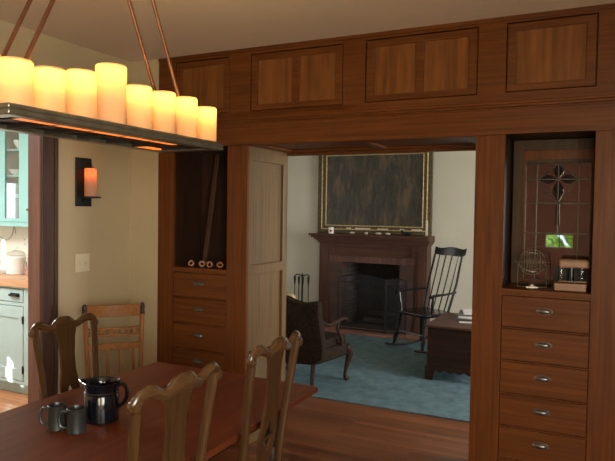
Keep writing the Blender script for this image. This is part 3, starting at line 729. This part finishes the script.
# ------------------------------------------------------------------ pitcher and mugs
pt = thing('pitcher', 'dark navy glazed pitcher with handle on the dining table', 'pitcher', (-1.685, -1.700, tz), 0.46)
pt.scale = (1, 1, 0.93)
prof = [(0.002, 0.0), (0.058, 0.0), (0.063, 0.006), (0.063, 0.105), (0.060, 0.113), (0.0635, 0.118), (0.060, 0.123), (0.061, 0.134), (0.0655, 0.148), (0.068, 0.158), (0.065, 0.160), (0.058, 0.150), (0.055, 0.12), (0.055, 0.015), (0.002, 0.012)]
b = MB().lathe(prof, (0, 0, 0), 36)
def spout(x, y, z):
    if z > 0.112:
        a = math.atan2(y, x-0.0); d = abs((a-PI+PI) % (2*PI) - PI); d = abs(abs(a)-PI)
        k = max(0, 1-d/0.55)**1.5*(z-0.112)/0.048
        r = math.hypot(x, y); return (x*(1+0.32*k), y*(1+0.32*k), z+0.006*k)
    return (x, y, z)
b.bend(spout); b.build('body', NAVY, pt)
MB().tube(smooth([(0.060, 0, 0.142), (0.078, 0, 0.150), (0.092, 0, 0.135), (0.094, 0, 0.105), (0.084, 0, 0.075), (0.062, 0, 0.055)], 4), 0.0075, 10, flat=1.2).build('handle', NAVY, pt)
def mug(loc, rz, label):
    t = thing('mug', label, 'mug', loc, rz, 'small grey mugs on the table')
    MB().lathe([(0.002, 0), (0.031, 0), (0.034, 0.004), (0.033, 0.012), (0.032, 0.080), (0.0335, 0.086), (0.031, 0.088), (0.028, 0.080), (0.028, 0.008), (0.002, 0.006)], (0, 0, 0), 28).build('body', GREY_GLAZE, t)
    MB().tube(smooth([(-0.031, 0, 0.074), (-0.05, 0, 0.074), (-0.060, 0, 0.050), (-0.054, 0, 0.022), (-0.031, 0, 0.014)], 4), 0.0055, 8).build('handle', GREY_GLAZE, t)
    return t
mg = mug((-1.757, -1.845, tz), 0.50, 'small grey enamel mug on the table, left of the other mug')
dup(mg, (-1.672, -1.835, tz), 0.58, 'small grey enamel mug on the table, between the pitcher and the other mug')

# ------------------------------------------------------------------ fireplace
fp = thing('fireplace', 'brick fireplace with a dark wooden mantel on the far wall of the living room', 'fireplace', (-2.77, 4.2, 0))
# local x: left edge of pilaster -0.745, right edge 0.765
FXL, FXR = -0.745, 0.765
OX0, OX1, OZ = -0.405, 0.400, 0.90
b = MB().box(FXL, FXL+0.150, -0.02, 0.195, 0.02, 1.16); b.box(FXL-0.01, FXL+0.16, -0.03, 0.02, 0.02, 0.16); b.box(FXL+0.03, FXL+0.12, -0.03, 0.0, 0.2, 1.08)
b.build('pilaster', MANTEL_W, fp, bevel=0.004)
b = MB().box(FXR-0.150, FXR, -0.02, 0.195, 0.02, 1.16); b.box(FXR-0.16, FXR+0.01, -0.03, 0.02, 0.02, 0.16); b.box(FXR-0.12, FXR-0.03, -0.03, 0.0, 0.2, 1.08)
b.build('pilaster', MANTEL_W, fp, bevel=0.004)
b = MB().box(FXL+0.15, FXR-0.15, 0.01, 0.195, 0.99, 1.16); b.holed(FXL+0.15, FXR-0.15, 0.985, 1.16, -0.012, 0.012, [(FXL+0.21, FXR-0.21, 1.01, 1.12)])
b.build('frieze_board', MANTEL_WX, fp, bevel=0.003)
b = MB()
for k, (o, z0, z1) in enumerate(((0.015, 1.13, 1.155), (0.035, 1.155, 1.175), (0.060, 1.175, 1.20), (0.090, 1.20, 1.225), (0.115, 1.225, 1.255))):
    b.box(FXL-o, FXR+0.0+min(o, 0.04), -0.03-o, 0.195, z0+0.028, z1+0.028)
b.build('mantel_shelf', MANTEL_WX, fp, bevel=0.004)
for a, c in ((FXL+0.15, OX0), (OX1, FXR-0.15)): MB().box(a, c, 0.0, 0.19, 0.02, OZ).build('brick_jamb', BRICK_S, fp)
MB().box(FXL+0.15, FXR-0.15, -0.002, 0.19, OZ, 0.99).build('brick_lintel', BRICK_T, fp)
for a in (OX0-0.02, OX1): MB().box(a, a+0.02, 0.19, 0.70, 0.0, 0.98).build('firebox_side', FIREBRICK, fp)
b = MB(); b.box(OX0, OX1, 0.66, 0.70, 0.0, 0.98); b.box(OX0, OX1, 0.19, 0.70, 0.96, 0.98); b.box(OX0, OX1, 0.0, 0.66, 0.0, 0.03)
b.build('firebox_back', SOOT, fp)
struct(MB().box(-3.89, -1.90, 3.86, 4.2, 0.0, 0.025).build('hearth', HEARTH_M, bevel=0.003))
# hole in the far wall for the firebox
bpy.data.objects.remove(bpy.data.objects['wall_back'])
m = MB().holed(-5.2, 2.1, 0, 2.62, 4.4, 4.5, [(-3.2, -2.35, -0.01, 0.98)])
struct(m.build('wall_back', CREAM_WALL))

# fire screen: three hinged panels
fs = thing('fire_screen', 'black three-fold wire fire screen standing in front of the fireplace opening', 'fire screen', (-2.80, 3.97, 0.025))
def screen_panel(p0, p1, arch, name='screen_panel'):
    p0, p1 = Vector(p0), Vector(p1); d = p1-p0; H = 0.69
    top = [p0+d*(k/10)+Vector((0, 0, H+arch*math.sin(PI*k/10))) for k in range(11)]
    b = MB(); b.tube([p0, top[0]], 0.010, 8); b.tube([p1, top[-1]], 0.010, 8); b.tube(top, 0.009, 8)
    b.tube([p0+Vector((0, 0, 0.02)), p1+Vector((0, 0, 0.02))], 0.009, 8); b.tube([p0+Vector((0, 0, H-0.06)), p1+Vector((0, 0, H-0.06))], 0.006, 8)
    f = b.build(name, IRON, fs)
    w_ = MB(); n = 22
    for k in range(1, n):
        q = p0+d*(k/n); w_.tube([q+Vector((0, 0, 0.02)), q+Vector((0, 0, H+arch*math.sin(PI*k/n)))], 0.0022, 4)
    for k in range(1, 16):
        z = 0.02+0.66*k/16; w_.tube([p0+Vector((0, 0, z)), p1+Vector((0, 0, z))], 0.0018, 4)
    w_.build('mesh', IRON, f)
screen_panel((-0.345, 0.02, 0), (0.315, 0.0, 0), 0.055)
screen_panel((0.33, 0.0, 0), (0.575, 0.06, 0), 0.02)
b = MB()
for k, (x, z, a) in enumerate(((-0.12, 0.08, 0.1), (0.06, 0.08, -0.1), (-0.03, 0.17, 0.15))):
    b = MB().lathe([(0.005, -0.22), (0.045, -0.215), (0.05, 0), (0.045, 0.215), (0.005, 0.22)], (0, 0, 0), 12, axis='X')
    tag(b.build('firewood_log', SOOT, loc=(-2.74+0.03*k, (4.49, 4.60, 4.545)[k], (0.082, 0.082, 0.170)[k]), rot=(0, 0, 0)), ['charred log at the front of the firebox floor', 'charred log at the back of the firebox floor', 'charred log lying on top of the two others in the firebox'][k], 'log', 'logs in the fireplace')

# fire tools
ft = thing('fire_tool_set', 'black iron fire tool stand left of the fireplace on the hearth', 'fire tools', (-3.715, 4.06, 0.025))
b = MB().lathe([(0.11, 0), (0.11, 0.015), (0.03, 0.03), (0.012, 0.05), (0.010, 0.64), (0.018, 0.66), (0.006, 0.70)], (0, 0, 0), 16)
b.tube([(-0.115, 0, 0.66), (-0.08, 0, 0.685), (0, 0, 0.665), (0.08, 0, 0.685), (0.115, 0, 0.66)], 0.008, 8)
b.build('stand', IRON, ft)
for x in (-0.105, -0.03, 0.03, 0.105):
    b = MB().lathe([(0.014, 0.66), (0.017, 0.63), (0.011, 0.56), (0.006, 0.54), (0.006, 0.12), (0.02, 0.10), (0.03, 0.05), (0.01, 0.04)], (x, -0.02 if abs(x) > 0.05 else -0.04, 0), 10)
    b.build('tool', IRON, ft)

# picture resting on the mantel
pc = thing('framed_painting', 'large dark landscape painting in a worn gilt frame resting on the mantel', 'painting', (-2.77, 4.33, 1.284))
PX0, PX1, PZ0, PZ1 = -0.845, 0.775, 0.0, 1.145
MB().holed(PX0, PX1, PZ0, PZ1, -0.015, 0.035, [(PX0+0.075, PX1-0.060, PZ0+0.06, PZ1-0.05)]).build('frame', GILT_D, pc, bevel=0.006)
for i, (a, wd) in enumerate(((0.062, 0.014), (0.125, 0.012))):
    MB().holed(PX0+a, PX1-a*0.85, PZ0+a*0.82, PZ1-a*0.55, -0.030, -0.010, [(PX0+a+wd, PX1-a*0.85-wd, PZ0+a*0.82+wd, PZ1-a*0.55-wd)]).build('gilt_bead', GILT, pc, bevel=0.004)
MB().holed(PX0+0.070, PX1-0.055, PZ0+0.055, PZ1-0.040, -0.022, -0.012, [(PX0+0.13, PX1-0.115, PZ0+0.105, PZ1-0.075)]).build('inner_slope', GILT_D, pc, bevel=0.003)
MB().box(PX0+0.12, PX1-0.105, -0.012, -0.004, PZ0+0.10, PZ1-0.07).build('canvas', CANVAS, pc)
for x0, x1 in ((-0.40, -0.33), (-0.27, -0.05), (0.05, 0.20), (0.36, 0.42), (0.52, 0.66)):
    MB().box(x0, x1, -0.034, -0.026, 0.062, 0.082).build('bare_gesso_patch', PALE, pc, bevel=0.003)
MB().box(0.705, 0.735, -0.034, -0.02, 0.0, 0.20).build('bare_gesso_patch', PALE, pc, bevel=0.003)

# small things on the mantel shelf
mz = 1.2835
cu = thing('white_mug', 'small white mug with a red dot at the left end of the mantel shelf', 'mug', (-3.325, 4.14, mz), 0); cu.scale = (0.8, 0.8, 0.85)
MB().lathe([(0.002, 0), (0.042, 0), (0.045, 0.01), (0.045, 0.10), (0.041, 0.10), (0.041, 0.012), (0.002, 0.01)], (0, 0, 0), 20).build('body', WHITE, cu)
MB().lathe([(0.001, -0.0475), (0.020, -0.046), (0.020, -0.040)], (0.012, 0, 0.045), 12, axis='Y').build('red_dot', RED, cu)
pl = ['pale stone on the mantel, just right of the white mug', 'pale stone second from the left on the mantel shelf', 'pale flat stone left of the mantel middle', 'pale flat stone right of the mantel middle']
for k, (x, s) in enumerate(((-3.03, 0.9), (-2.83, 0.6), (-2.66, 1.0), (-2.53, 0.9))):
    b = MB().ball((0, 0, 0.017), 0.028*s, (1.5, 0.9, 0.62/s if s < 0.8 else 0.6))
    tag(b.build('pale_stone', PALE, loc=(x, 4.17, mz)), pl[k], 'stone', 'stones along the mantel shelf')
b = MB().ball((0, 0, 0.03), 0.05, (1.3, 0.7, 0.6)); b.ball((-0.06, 0, 0.055), 0.022, (1, 0.9, 0.9)); b.tube([(0.05, 0, 0.035), (0.09, 0, 0.06)], [0.012, 0.004], 8)
tag(b.build('carved_bird', IRON, loc=(-2.27, 4.15, mz)), 'small dark bird-like carving near the right end of the mantel shelf', 'figurine')

# ------------------------------------------------------------------ rug
rg = tag(MB().box(-1.9, 1.9, -1.29, 1.29, 0, 0.012).build('area_rug', RUG, loc=(-2.15, 2.51, 0.0), bevel=0.004), 'large plain blue rug on the living room floor', 'rug')

# ------------------------------------------------------------------ armchair
AC_Z = 0.955
ac = thing('armchair', 'low dark upholstered armchair with scrolled wooden arms on the blue rug', 'armchair', (-2.44, 1.54, 0.024), -0.04)
ac.scale = (1, 1, AC_Z)
def back_outline(n=40):
    top = []
    for k in range(n+1):
        x = -0.318+0.636*k/n; a = abs(x)
        z = 0.836 + 0.016*math.cos(a/0.318*2.0*PI*1.0) - 0.012*(a/0.318)**6
        if a < 0.19: z += 0.022*(1-(a/0.19)**2)
        top.append((x, z))
    return top
tp = back_outline()
poly = tp + [(0.312, 0.72), (0.315, 0.55), (0.318, 0.40), (0.295, 0.30), (0.22, 0.245), (0.0, 0.225), (-0.22, 0.245), (-0.295, 0.30), (-0.318, 0.40), (-0.315, 0.55), (-0.312, 0.72)]
b = MB(); 
def lean(z): return -0.235-0.12*max(0, z-0.3)/0.5
zmid = 0.55
def ring(sc_, off): return [(x*sc_*1.13, lean(z)+off, zmid+(z-zmid)*sc_) for x, z in poly]
b.loft([ring(0.90, -0.045), ring(0.97, -0.038), ring(1.0, -0.015), ring(1.0, 0.02), ring(0.95, 0.05), ring(0.80, 0.065)])
b.build('back', FABRIC, ac)
b = MB().prism([(-0.27, -0.22), (0.27, -0.22), (0.335, 0.30), (-0.335, 0.30)], 0.235, 0.36, 'Z')
b.build('seat_frame', FABRIC, ac, bevel=0.03, seg=3)
b = MB().prism([(-0.24, -0.20), (0.24, -0.20), (0.295, 0.31), (-0.295, 0.31)], 0.34, 0.44, 'Z')
b.build('seat_cushion', FABRIC, ac, bevel=0.03, seg=3)
for s in (-1, 1):
    b = MB().tube(smooth([(s*0.306, lean(0.80), 0.80), (s*0.305, lean(0.70)+0.005, 0.70), (s*0.300, -0.20, 0.625), (s*0.300, -0.09, 0.585), (s*0.305, 0.02, 0.585), (s*0.310, 0.12, 0.605), (s*0.315, 0.21, 0.603), (s*0.315, 0.245, 0.58)], 4), [0.011]*8+[0.014]*8+[0.019]*8+[0.022]*5, 10)
    b.tube(smooth([(s*0.310, 0.09, 0.595), (s*0.312, 0.075, 0.52), (s*0.318, 0.125, 0.44), (s*0.322, 0.15, 0.36)], 4), [0.013]*6+[0.017]*7, 10)
    b.build('arm', DARK_W, ac)
    pts = smooth([(s*0.31, 0.26, 0.33), (s*0.33, 0.30, 0.25), (s*0.315, 0.275, 0.13), (s*0.305, 0.26, 0.045), (s*0.318, 0.285, 0.0)], 4)
    MB().tube(pts, [0.036, 0.038, 0.039, 0.038, 0.036, 0.032, 0.028, 0.024, 0.021, 0.018, 0.016, 0.0155, 0.016, 0.019, 0.026, 0.028, 0.026], 12).build('front_leg', DARK_W, ac)
    MB().tube([(s*0.215, -0.20, 0.26), (s*0.215, -0.235, 0.0)], [0.024, 0.016], 8).build('rear_leg', DARK_W, ac)
b = MB(); rings = []
for i in range(9):
    a = PI*i/8; k = math.sin(a)**0.5
    rings.append([(0.15*k*(abs(math.cos(t))**0.5)*math.copysign(1, math.cos(t)), -0.07*math.cos(a), 0.14*k*(abs(math.sin(t))**0.5)*math.copysign(1, math.sin(t))) for t in [2*PI*j/24+0.01 for j in range(24)]])
rings[0] = [Vector(p)*1.0 for p in rings[0]]
b.loft(rings)
tag(b.build('throw_pillow', PILLOW, loc=(-2.585, 1.385, 0.715), rot=(0.10, 0, 0)), 'tan throw pillow showing above the back of the armchair', 'pillow')

# ------------------------------------------------------------------ rocking chair (local: +y forward, x across)
rc = thing('rocking_chair', 'black high-backed spindle rocking chair by the fireplace', 'rocking chair', (-1.90, 3.66, 0.012), math.atan2(0.61, -0.79))
rc.location = (-1.835, 3.46, 0.016)
rc.rotation_euler = (0, 0, math.atan2(-0.883, -0.47)-PI/2)
def rb(z): return -0.20-0.22*(z-0.43)/0.72
for s in (-1, 1):
    pts = [(s*0.235, -0.42+0.80*k/12, 0.013+0.055*((k-6.5)/6.0)**2) for k in range(13)]
    MB().tube(pts, 0.014, 8).build('rocker', BLACKP, rc)
    MB().tube([(s*0.225, 0.26, 0.045), (s*0.215, 0.235, 0.14), (s*0.20, 0.205, 0.25), (s*0.19, 0.18, 0.40)], [0.017, 0.027, 0.019, 0.025], 10).build('front_leg', BLACKP, rc)
    MB().tube([(s*0.225, -0.20, 0.03), (s*0.205, -0.18, 0.2), (s*0.18, -0.16, 0.40)], [0.016, 0.025, 0.018], 10).build('rear_leg', BLACKP, rc)
    MB().tube([(s*0.235, rb(0.64), 0.655), (s*0.265, -0.05, 0.650), (s*0.265, 0.13, 0.645), (s*0.26, 0.19, 0.632)], [0.012, 0.013, 0.017, 0.020], 10).build('arm', BLACKP, rc)
    MB().tube([(s*0.235, 0.13, 0.43), (s*0.25, 0.14, 0.54), (s*0.262, 0.14, 0.64)], [0.011, 0.016, 0.010], 10).build('arm_post', BLACKP, rc)
    MB().tube([(s*0.19, -0.19, 0.43), (s*0.215, rb(0.75), 0.75), (s*0.205, rb(1.09), 1.09)], [0.016, 0.014, 0.011], 10).build('back_post', BLACKP, rc)
for k in range(4):
    x = -0.126+0.252*k/3
    MB().tube([(x, -0.195, 0.43), (x*1.1, rb(0.75)-0.01, 0.75), (x*1.15, rb(1.07)-0.014, 1.07)], 0.0075, 8).build('spindle', BLACKP, rc)
for k in range(2):
    MB().tube([((-1)**k*0.215, 0.0, 0.20), ((-1)**k*0.214, 0.21, 0.20)], 0.009, 8)
MB().tube([(-0.208, 0.22, 0.20), (0.208, 0.22, 0.20)], 0.010, 8).build('stretcher', BLACKP, rc)
b = MB(); rings = []
for k in range(15):
    u = -1+2*k/14; x = 0.235*u; y = rb(1.14)-0.03*(1-u*u)
    zt = 1.150+0.012*math.cos(u*PI*1.0)+0.022*abs(u)**6; zb = 1.055+0.006*math.cos(u*PI)+0.03*abs(u)**4
    rings.append([(x, y-0.010, zb), (x, y+0.010, zb), (x, y+0.008-0.02, zt), (x, y-0.010-0.02, zt)])
b.loft(rings).build('crest', BLACKP, rc, bevel=0.004)
b = MB().prism([(-0.20, -0.23), (0.20, -0.23), (0.245, -0.05), (0.245, 0.17), (0.20, 0.235), (-0.20, 0.235), (-0.245, 0.17), (-0.245, -0.05)], 0.395, 0.435, 'Z')
b.build('seat', BLACKP, rc, bevel=0.012, seg=3)

# ------------------------------------------------------------------ chest with bracket feet
tk = thing('blanket_chest', 'dark wooden chest with scalloped bracket feet beside the oak column', 'chest', (-1.20, 2.60, 0.012))
hx, hy = 0.265, 0.395
MB().box(-hx, hx, -hy, hy, 0.13, 0.495).build('body', DARK_W, tk, bevel=0.004)
MB().box(-hx-0.022, hx+0.022, -hy-0.022, hy+0.022, 0.495, 0.518).build('lid', MANTEL_WX, tk, bevel=0.006)
def apron(L):
    s = [(-L, 0), (-L+0.075, 0), (-L+0.078, 0.05), (-L+0.10, 0.105)]
    n = 10
    e = [(x, 0.107-0.022*math.sin(PI*4*(x+L-0.10)/(2*L-0.20))**2-0.006) for x in [-L+0.10+(2*L-0.20)*k/16 for k in range(1, 16)]]
    r = [(-x, z) for x, z in reversed(s)]
    return s+e+r+[(L, 0.13), (-L, 0.13)]
b = MB(); hxx, hyy = hx+0.014, hy+0.014
b.prism(apron(hxx), -hyy, -hyy+0.022, 'Y'); b.prism(apron(hyy-0.023), -hxx, -hxx+0.022, 'X')
b.build('bracket_base', DARK_W, tk, bevel=0.002)
MB().prism([(hxx-0.05, hyy-0.022), (hxx-0.022, hyy-0.05), (hxx, hyy-0.05), (hxx, hyy), (hxx-0.05, hyy)], 0, 0.13, 'Z').build('rear_foot', DARK_W, tk)
zt = 0.012+0.518
for k, (nm, m_, dx, dz, lab) in enumerate((('magazine', PAPER_D, 0.0, 0.022, 'dark magazine at the bottom of the stack on the chest'), ('magazine', PAPER, 0.012, 0.022, 'pale magazine in the middle of the stack on the chest'), ('magazine', PAPER_D, -0.006, 0.018, 'thin dark magazine directly under the top paper on the chest'), ('magazine', PAPER, 0.03, 0.012, 'white paper on top of the magazine stack on the chest'))):
    b = MB().box(-0.12, 0.12, -0.145, 0.145, 0, dz)
    tag(b.build(nm, m_, loc=(-1.155+dx, 2.72+0.01*k, zt), rot=(0, 0, 0.12*k-0.1), bevel=0.002), lab, 'magazine', 'magazines stacked on the chest'); zt += dz+0.0005
tag(MB().box(-0.06, 0.06, -0.03, 0.03, 0, 0.004).build('envelope', PAPER, loc=(-1.17, 2.50, 0.5305), rot=(0, 0, 0.2)), 'small white envelope lying on the chest in front of the magazines', 'envelope')

# ------------------------------------------------------------------ kitchen
KZ = 1.04
bc = thing('base_cabinet', 'grey-blue kitchen base cabinet with a drawer over a door', 'cabinet', (-4.55, 0.05, 0)); bc.scale = (1, 1, KZ)
b = MB().box(-0.65, 1.34, 0.02, 0.60, 0.10, 0.88); b.box(-0.65, 1.34, 0.07, 0.60, 0.0, 0.10)
b.holed(-0.65, 1.34, 0.10, 0.88, 0.0, 0.02, [(-0.42, 0.262, 0.755, 0.868), (-0.42, 0.262, 0.125, 0.728), (0.33, 0.98, 0.755, 0.868), (0.33, 0.98, 0.125, 0.728)])
b.build('carcass', GREYBLUE, bc, bevel=0.002)
def kfront(x0, x1):
    dr = MB().box(x0, x1, -0.004, 0.02, 0.760, 0.862).build('drawer', GREYBLUE, bc, bevel=0.003)
    b = MB(); xm = (x0+x1)/2+0.245 if x0 < 0 else (x0+x1)/2
    b.tube([(xm-0.045, -0.004, 0.815), (xm-0.045, -0.028, 0.815), (xm+0.045, -0.028, 0.815), (xm+0.045, -0.004, 0.815)], 0.008, 8); b.box(xm-0.055, xm+0.055, -0.008, -0.003, 0.800, 0.830)
    b.build('handle', IRON, dr)
    d = MB().holed(x0, x1, 0.130, 0.722, -0.004, 0.018, [(x0+0.09, x1-0.06, 0.22, 0.63)])
    dd = d.build('door', GREYBLUE, bc, bevel=0.003)
    MB().box(x0+0.085, x1-0.055, 0.006, 0.014, 0.215, 0.635).build('door_panel', GREYBLUE, dd)
    for z in (0.62, 0.22): MB().lathe([(0.006, -0.03), (0.008, -0.028), (0.008, 0.028), (0.006, 0.03)], (x1+0.003, -0.006, z), 8).build('hinge', IRON, dd)
kfront(-0.415, 0.257); kfront(0.335, 0.975)
ct = tag(MB().box(-5.25, -3.21, 0.02, 0.655, 0.917, 0.980).build('countertop', BLOCK_W, bevel=0.004), 'butcher block countertop over the grey-blue kitchen cabinet', 'countertop')
uc = thing('wall_cabinet', 'turquoise kitchen wall cabinet with glass doors and bowls inside', 'cabinet', (-4.76, 0.42, 1.40))
b = MB(); x0, x1, z1 = -0.75, 0.60, 1.0
b.box(x0, x1, 0.02, 0.235, 0.0, 0.025); b.box(x0, x1, 0.02, 0.235, z1-0.03, z1); b.box(x0, x0+0.02, 0.02, 0.235, 0, z1); b.box(x1-0.02, x1, 0.02, 0.235, 0, z1)
b.holed(x0, x1, 0, z1, 0.0, 0.02, [(x0+0.05, x0+0.40, 0.04, z1-0.05), (x0+0.43, 0.085, 0.04, z1-0.05), (0.13, x1-0.05, 0.04, z1-0.05)])
b.build('carcass', TURQ, uc, bevel=0.002)
MB().box(x0+0.02, x1-0.02, 0.222, 0.232, 0.025, z1-0.03).build('lining', SHADOWBOX, uc)
for z in (0.27, 0.46, 0.70): MB().box(x0+0.02, x1-0.02, 0.03, 0.222, z, z+0.014).build('shelf', TURQ, uc)
for a, c in ((x0+0.05, x0+0.40), (x0+0.43, 0.083), (0.132, x1-0.05)):
    d = MB().holed(a, c, 0.042, z1-0.052, -0.006, 0.016, [(a+0.085 if a < -0.3 else a+0.06, c-0.125 if abs(c-0.083) < 0.01 else c-0.06, 0.075, z1-0.10)]).build('door', TURQ, uc, bevel=0.003)
    MB().box(a+0.055, c-0.055, 0.004, 0.008, 0.07, z1-0.095).build('pane', GLASS, d)
MB().box(0.065, 0.115, -0.016, -0.005, 0.146, 0.166).build('latch', ROD_M, uc, bevel=0.003)
bowlp = [(0.002, 0), (0.03, 0), (0.035, 0.008), (0.065, 0.05), (0.078, 0.085), (0.072, 0.085), (0.06, 0.052), (0.03, 0.014), (0.002, 0.012)]
bl = [('white bowl on the upper shelf of the turquoise kitchen cabinet', -4.905, 0.530, 1.40+0.7145), ('white bowl on the middle shelf of the turquoise kitchen cabinet', -4.975, 0.535, 1.40+0.4745)]
for lab, x, y, z in bl:
    tag(MB().lathe([(r_, h_*(1.0 if z > 2 else 0.65)) for r_, h_ in bowlp], (0, 0, 0), 24).build('bowl', WHITE, loc=(x, y, z)), lab, 'bowl', 'bowls in the kitchen cabinet')
tag(MB().lathe([(0.002, 0), (0.06, 0), (0.09, 0.012), (0.088, 0.016), (0.002, 0.006)], (0, 0, 0), 24).build('plate', WHITE, loc=(-4.95, 0.535, 1.40+0.2845)), 'white plate on the lowest shelf of the turquoise kitchen cabinet', 'plate')
jr = thing('canister', 'white canister with a glass lid on the kitchen countertop', 'canister', (-4.695, 0.30, 0.980))
MB().lathe([(0.002, 0), (0.072, 0), (0.080, 0.008), (0.080, 0.150), (0.070, 0.164), (0.002, 0.165)], (0, 0, 0), 28).build('body', WHITE, jr)
MB().lathe([(0.070, 0.1655), (0.080, 0.180), (0.066, 0.198), (0.03, 0.212), (0.012, 0.216), (0.018, 0.232), (0.012, 0.243), (0.001, 0.246)], (0, 0, 0), 28).build('lid', GLASS, jr)
jr2 = thing('candy_jar', 'small glass jar with pink contents next to the white canister', 'jar', (-4.555, 0.33, 0.980))
MB().lathe([(0.002, 0), (0.04, 0), (0.044, 0.008), (0.044, 0.12), (0.035, 0.135), (0.035, 0.15), (0.045, 0.155), (0.03, 0.18), (0.001, 0.185)], (0, 0, 0), 22).build('glass', GLASS, jr2)
MB().lathe([(0.002, 0.004), (0.039, 0.004), (0.039, 0.07), (0.002, 0.072)], (0, 0, 0), 18).build('sweets', mat('pink_sweets', (0.62, 0.30, 0.27), 0.5, var=0.4, vscale=60), jr2)
bk = thing('cookbook', 'white book with a pink spine lying on the kitchen countertop', 'book', (-4.89, 0.25, 0.980), 0.0)
MB().box(-0.13, 0.10, -0.10, 0.10, 0, 0.042).build('pages', WHITE, bk, bevel=0.002)
MB().box(-0.132, 0.095, -0.104, -0.099, 0.010, 0.028).build('spine', PINK, bk)
tag(MB().box(-0.09, 0.07, -0.05, 0.05, 0, 0.085).build('spice_box', RED, loc=(-4.93, 0.50, 0.9805), bevel=0.004), 'dark red box at the back of the kitchen countertop', 'box')
ot = thing('wall_outlet', 'white electrical outlet plate on the kitchen wall above the jars', 'outlet', (-5.02, 0.66, 1.185))
MB().box(-0.04, 0.04, -0.006, 0.0, 0, 0.118).build('plate', WHITE, ot, bevel=0.002)
for z in (0.036, 0.082): MB().box(-0.016, 0.016, -0.010, -0.005, z-0.013, z+0.013).build('socket', SWITCH, ot, bevel=0.002)
b = MB().tube(smooth([(-0.20, 0, 0), (-0.16, 0, -0.10), (-0.05, 0, -0.14), (0.03, 0, -0.09), (0.06, 0, 0.0), (0.08, 0, -0.07)], 5), 0.003, 6)
tag(b.build('power_cord', PEWTER, loc=(-5.22, 0.645, 1.395)), 'thin cord looping below the turquoise kitchen cabinet', 'cord')
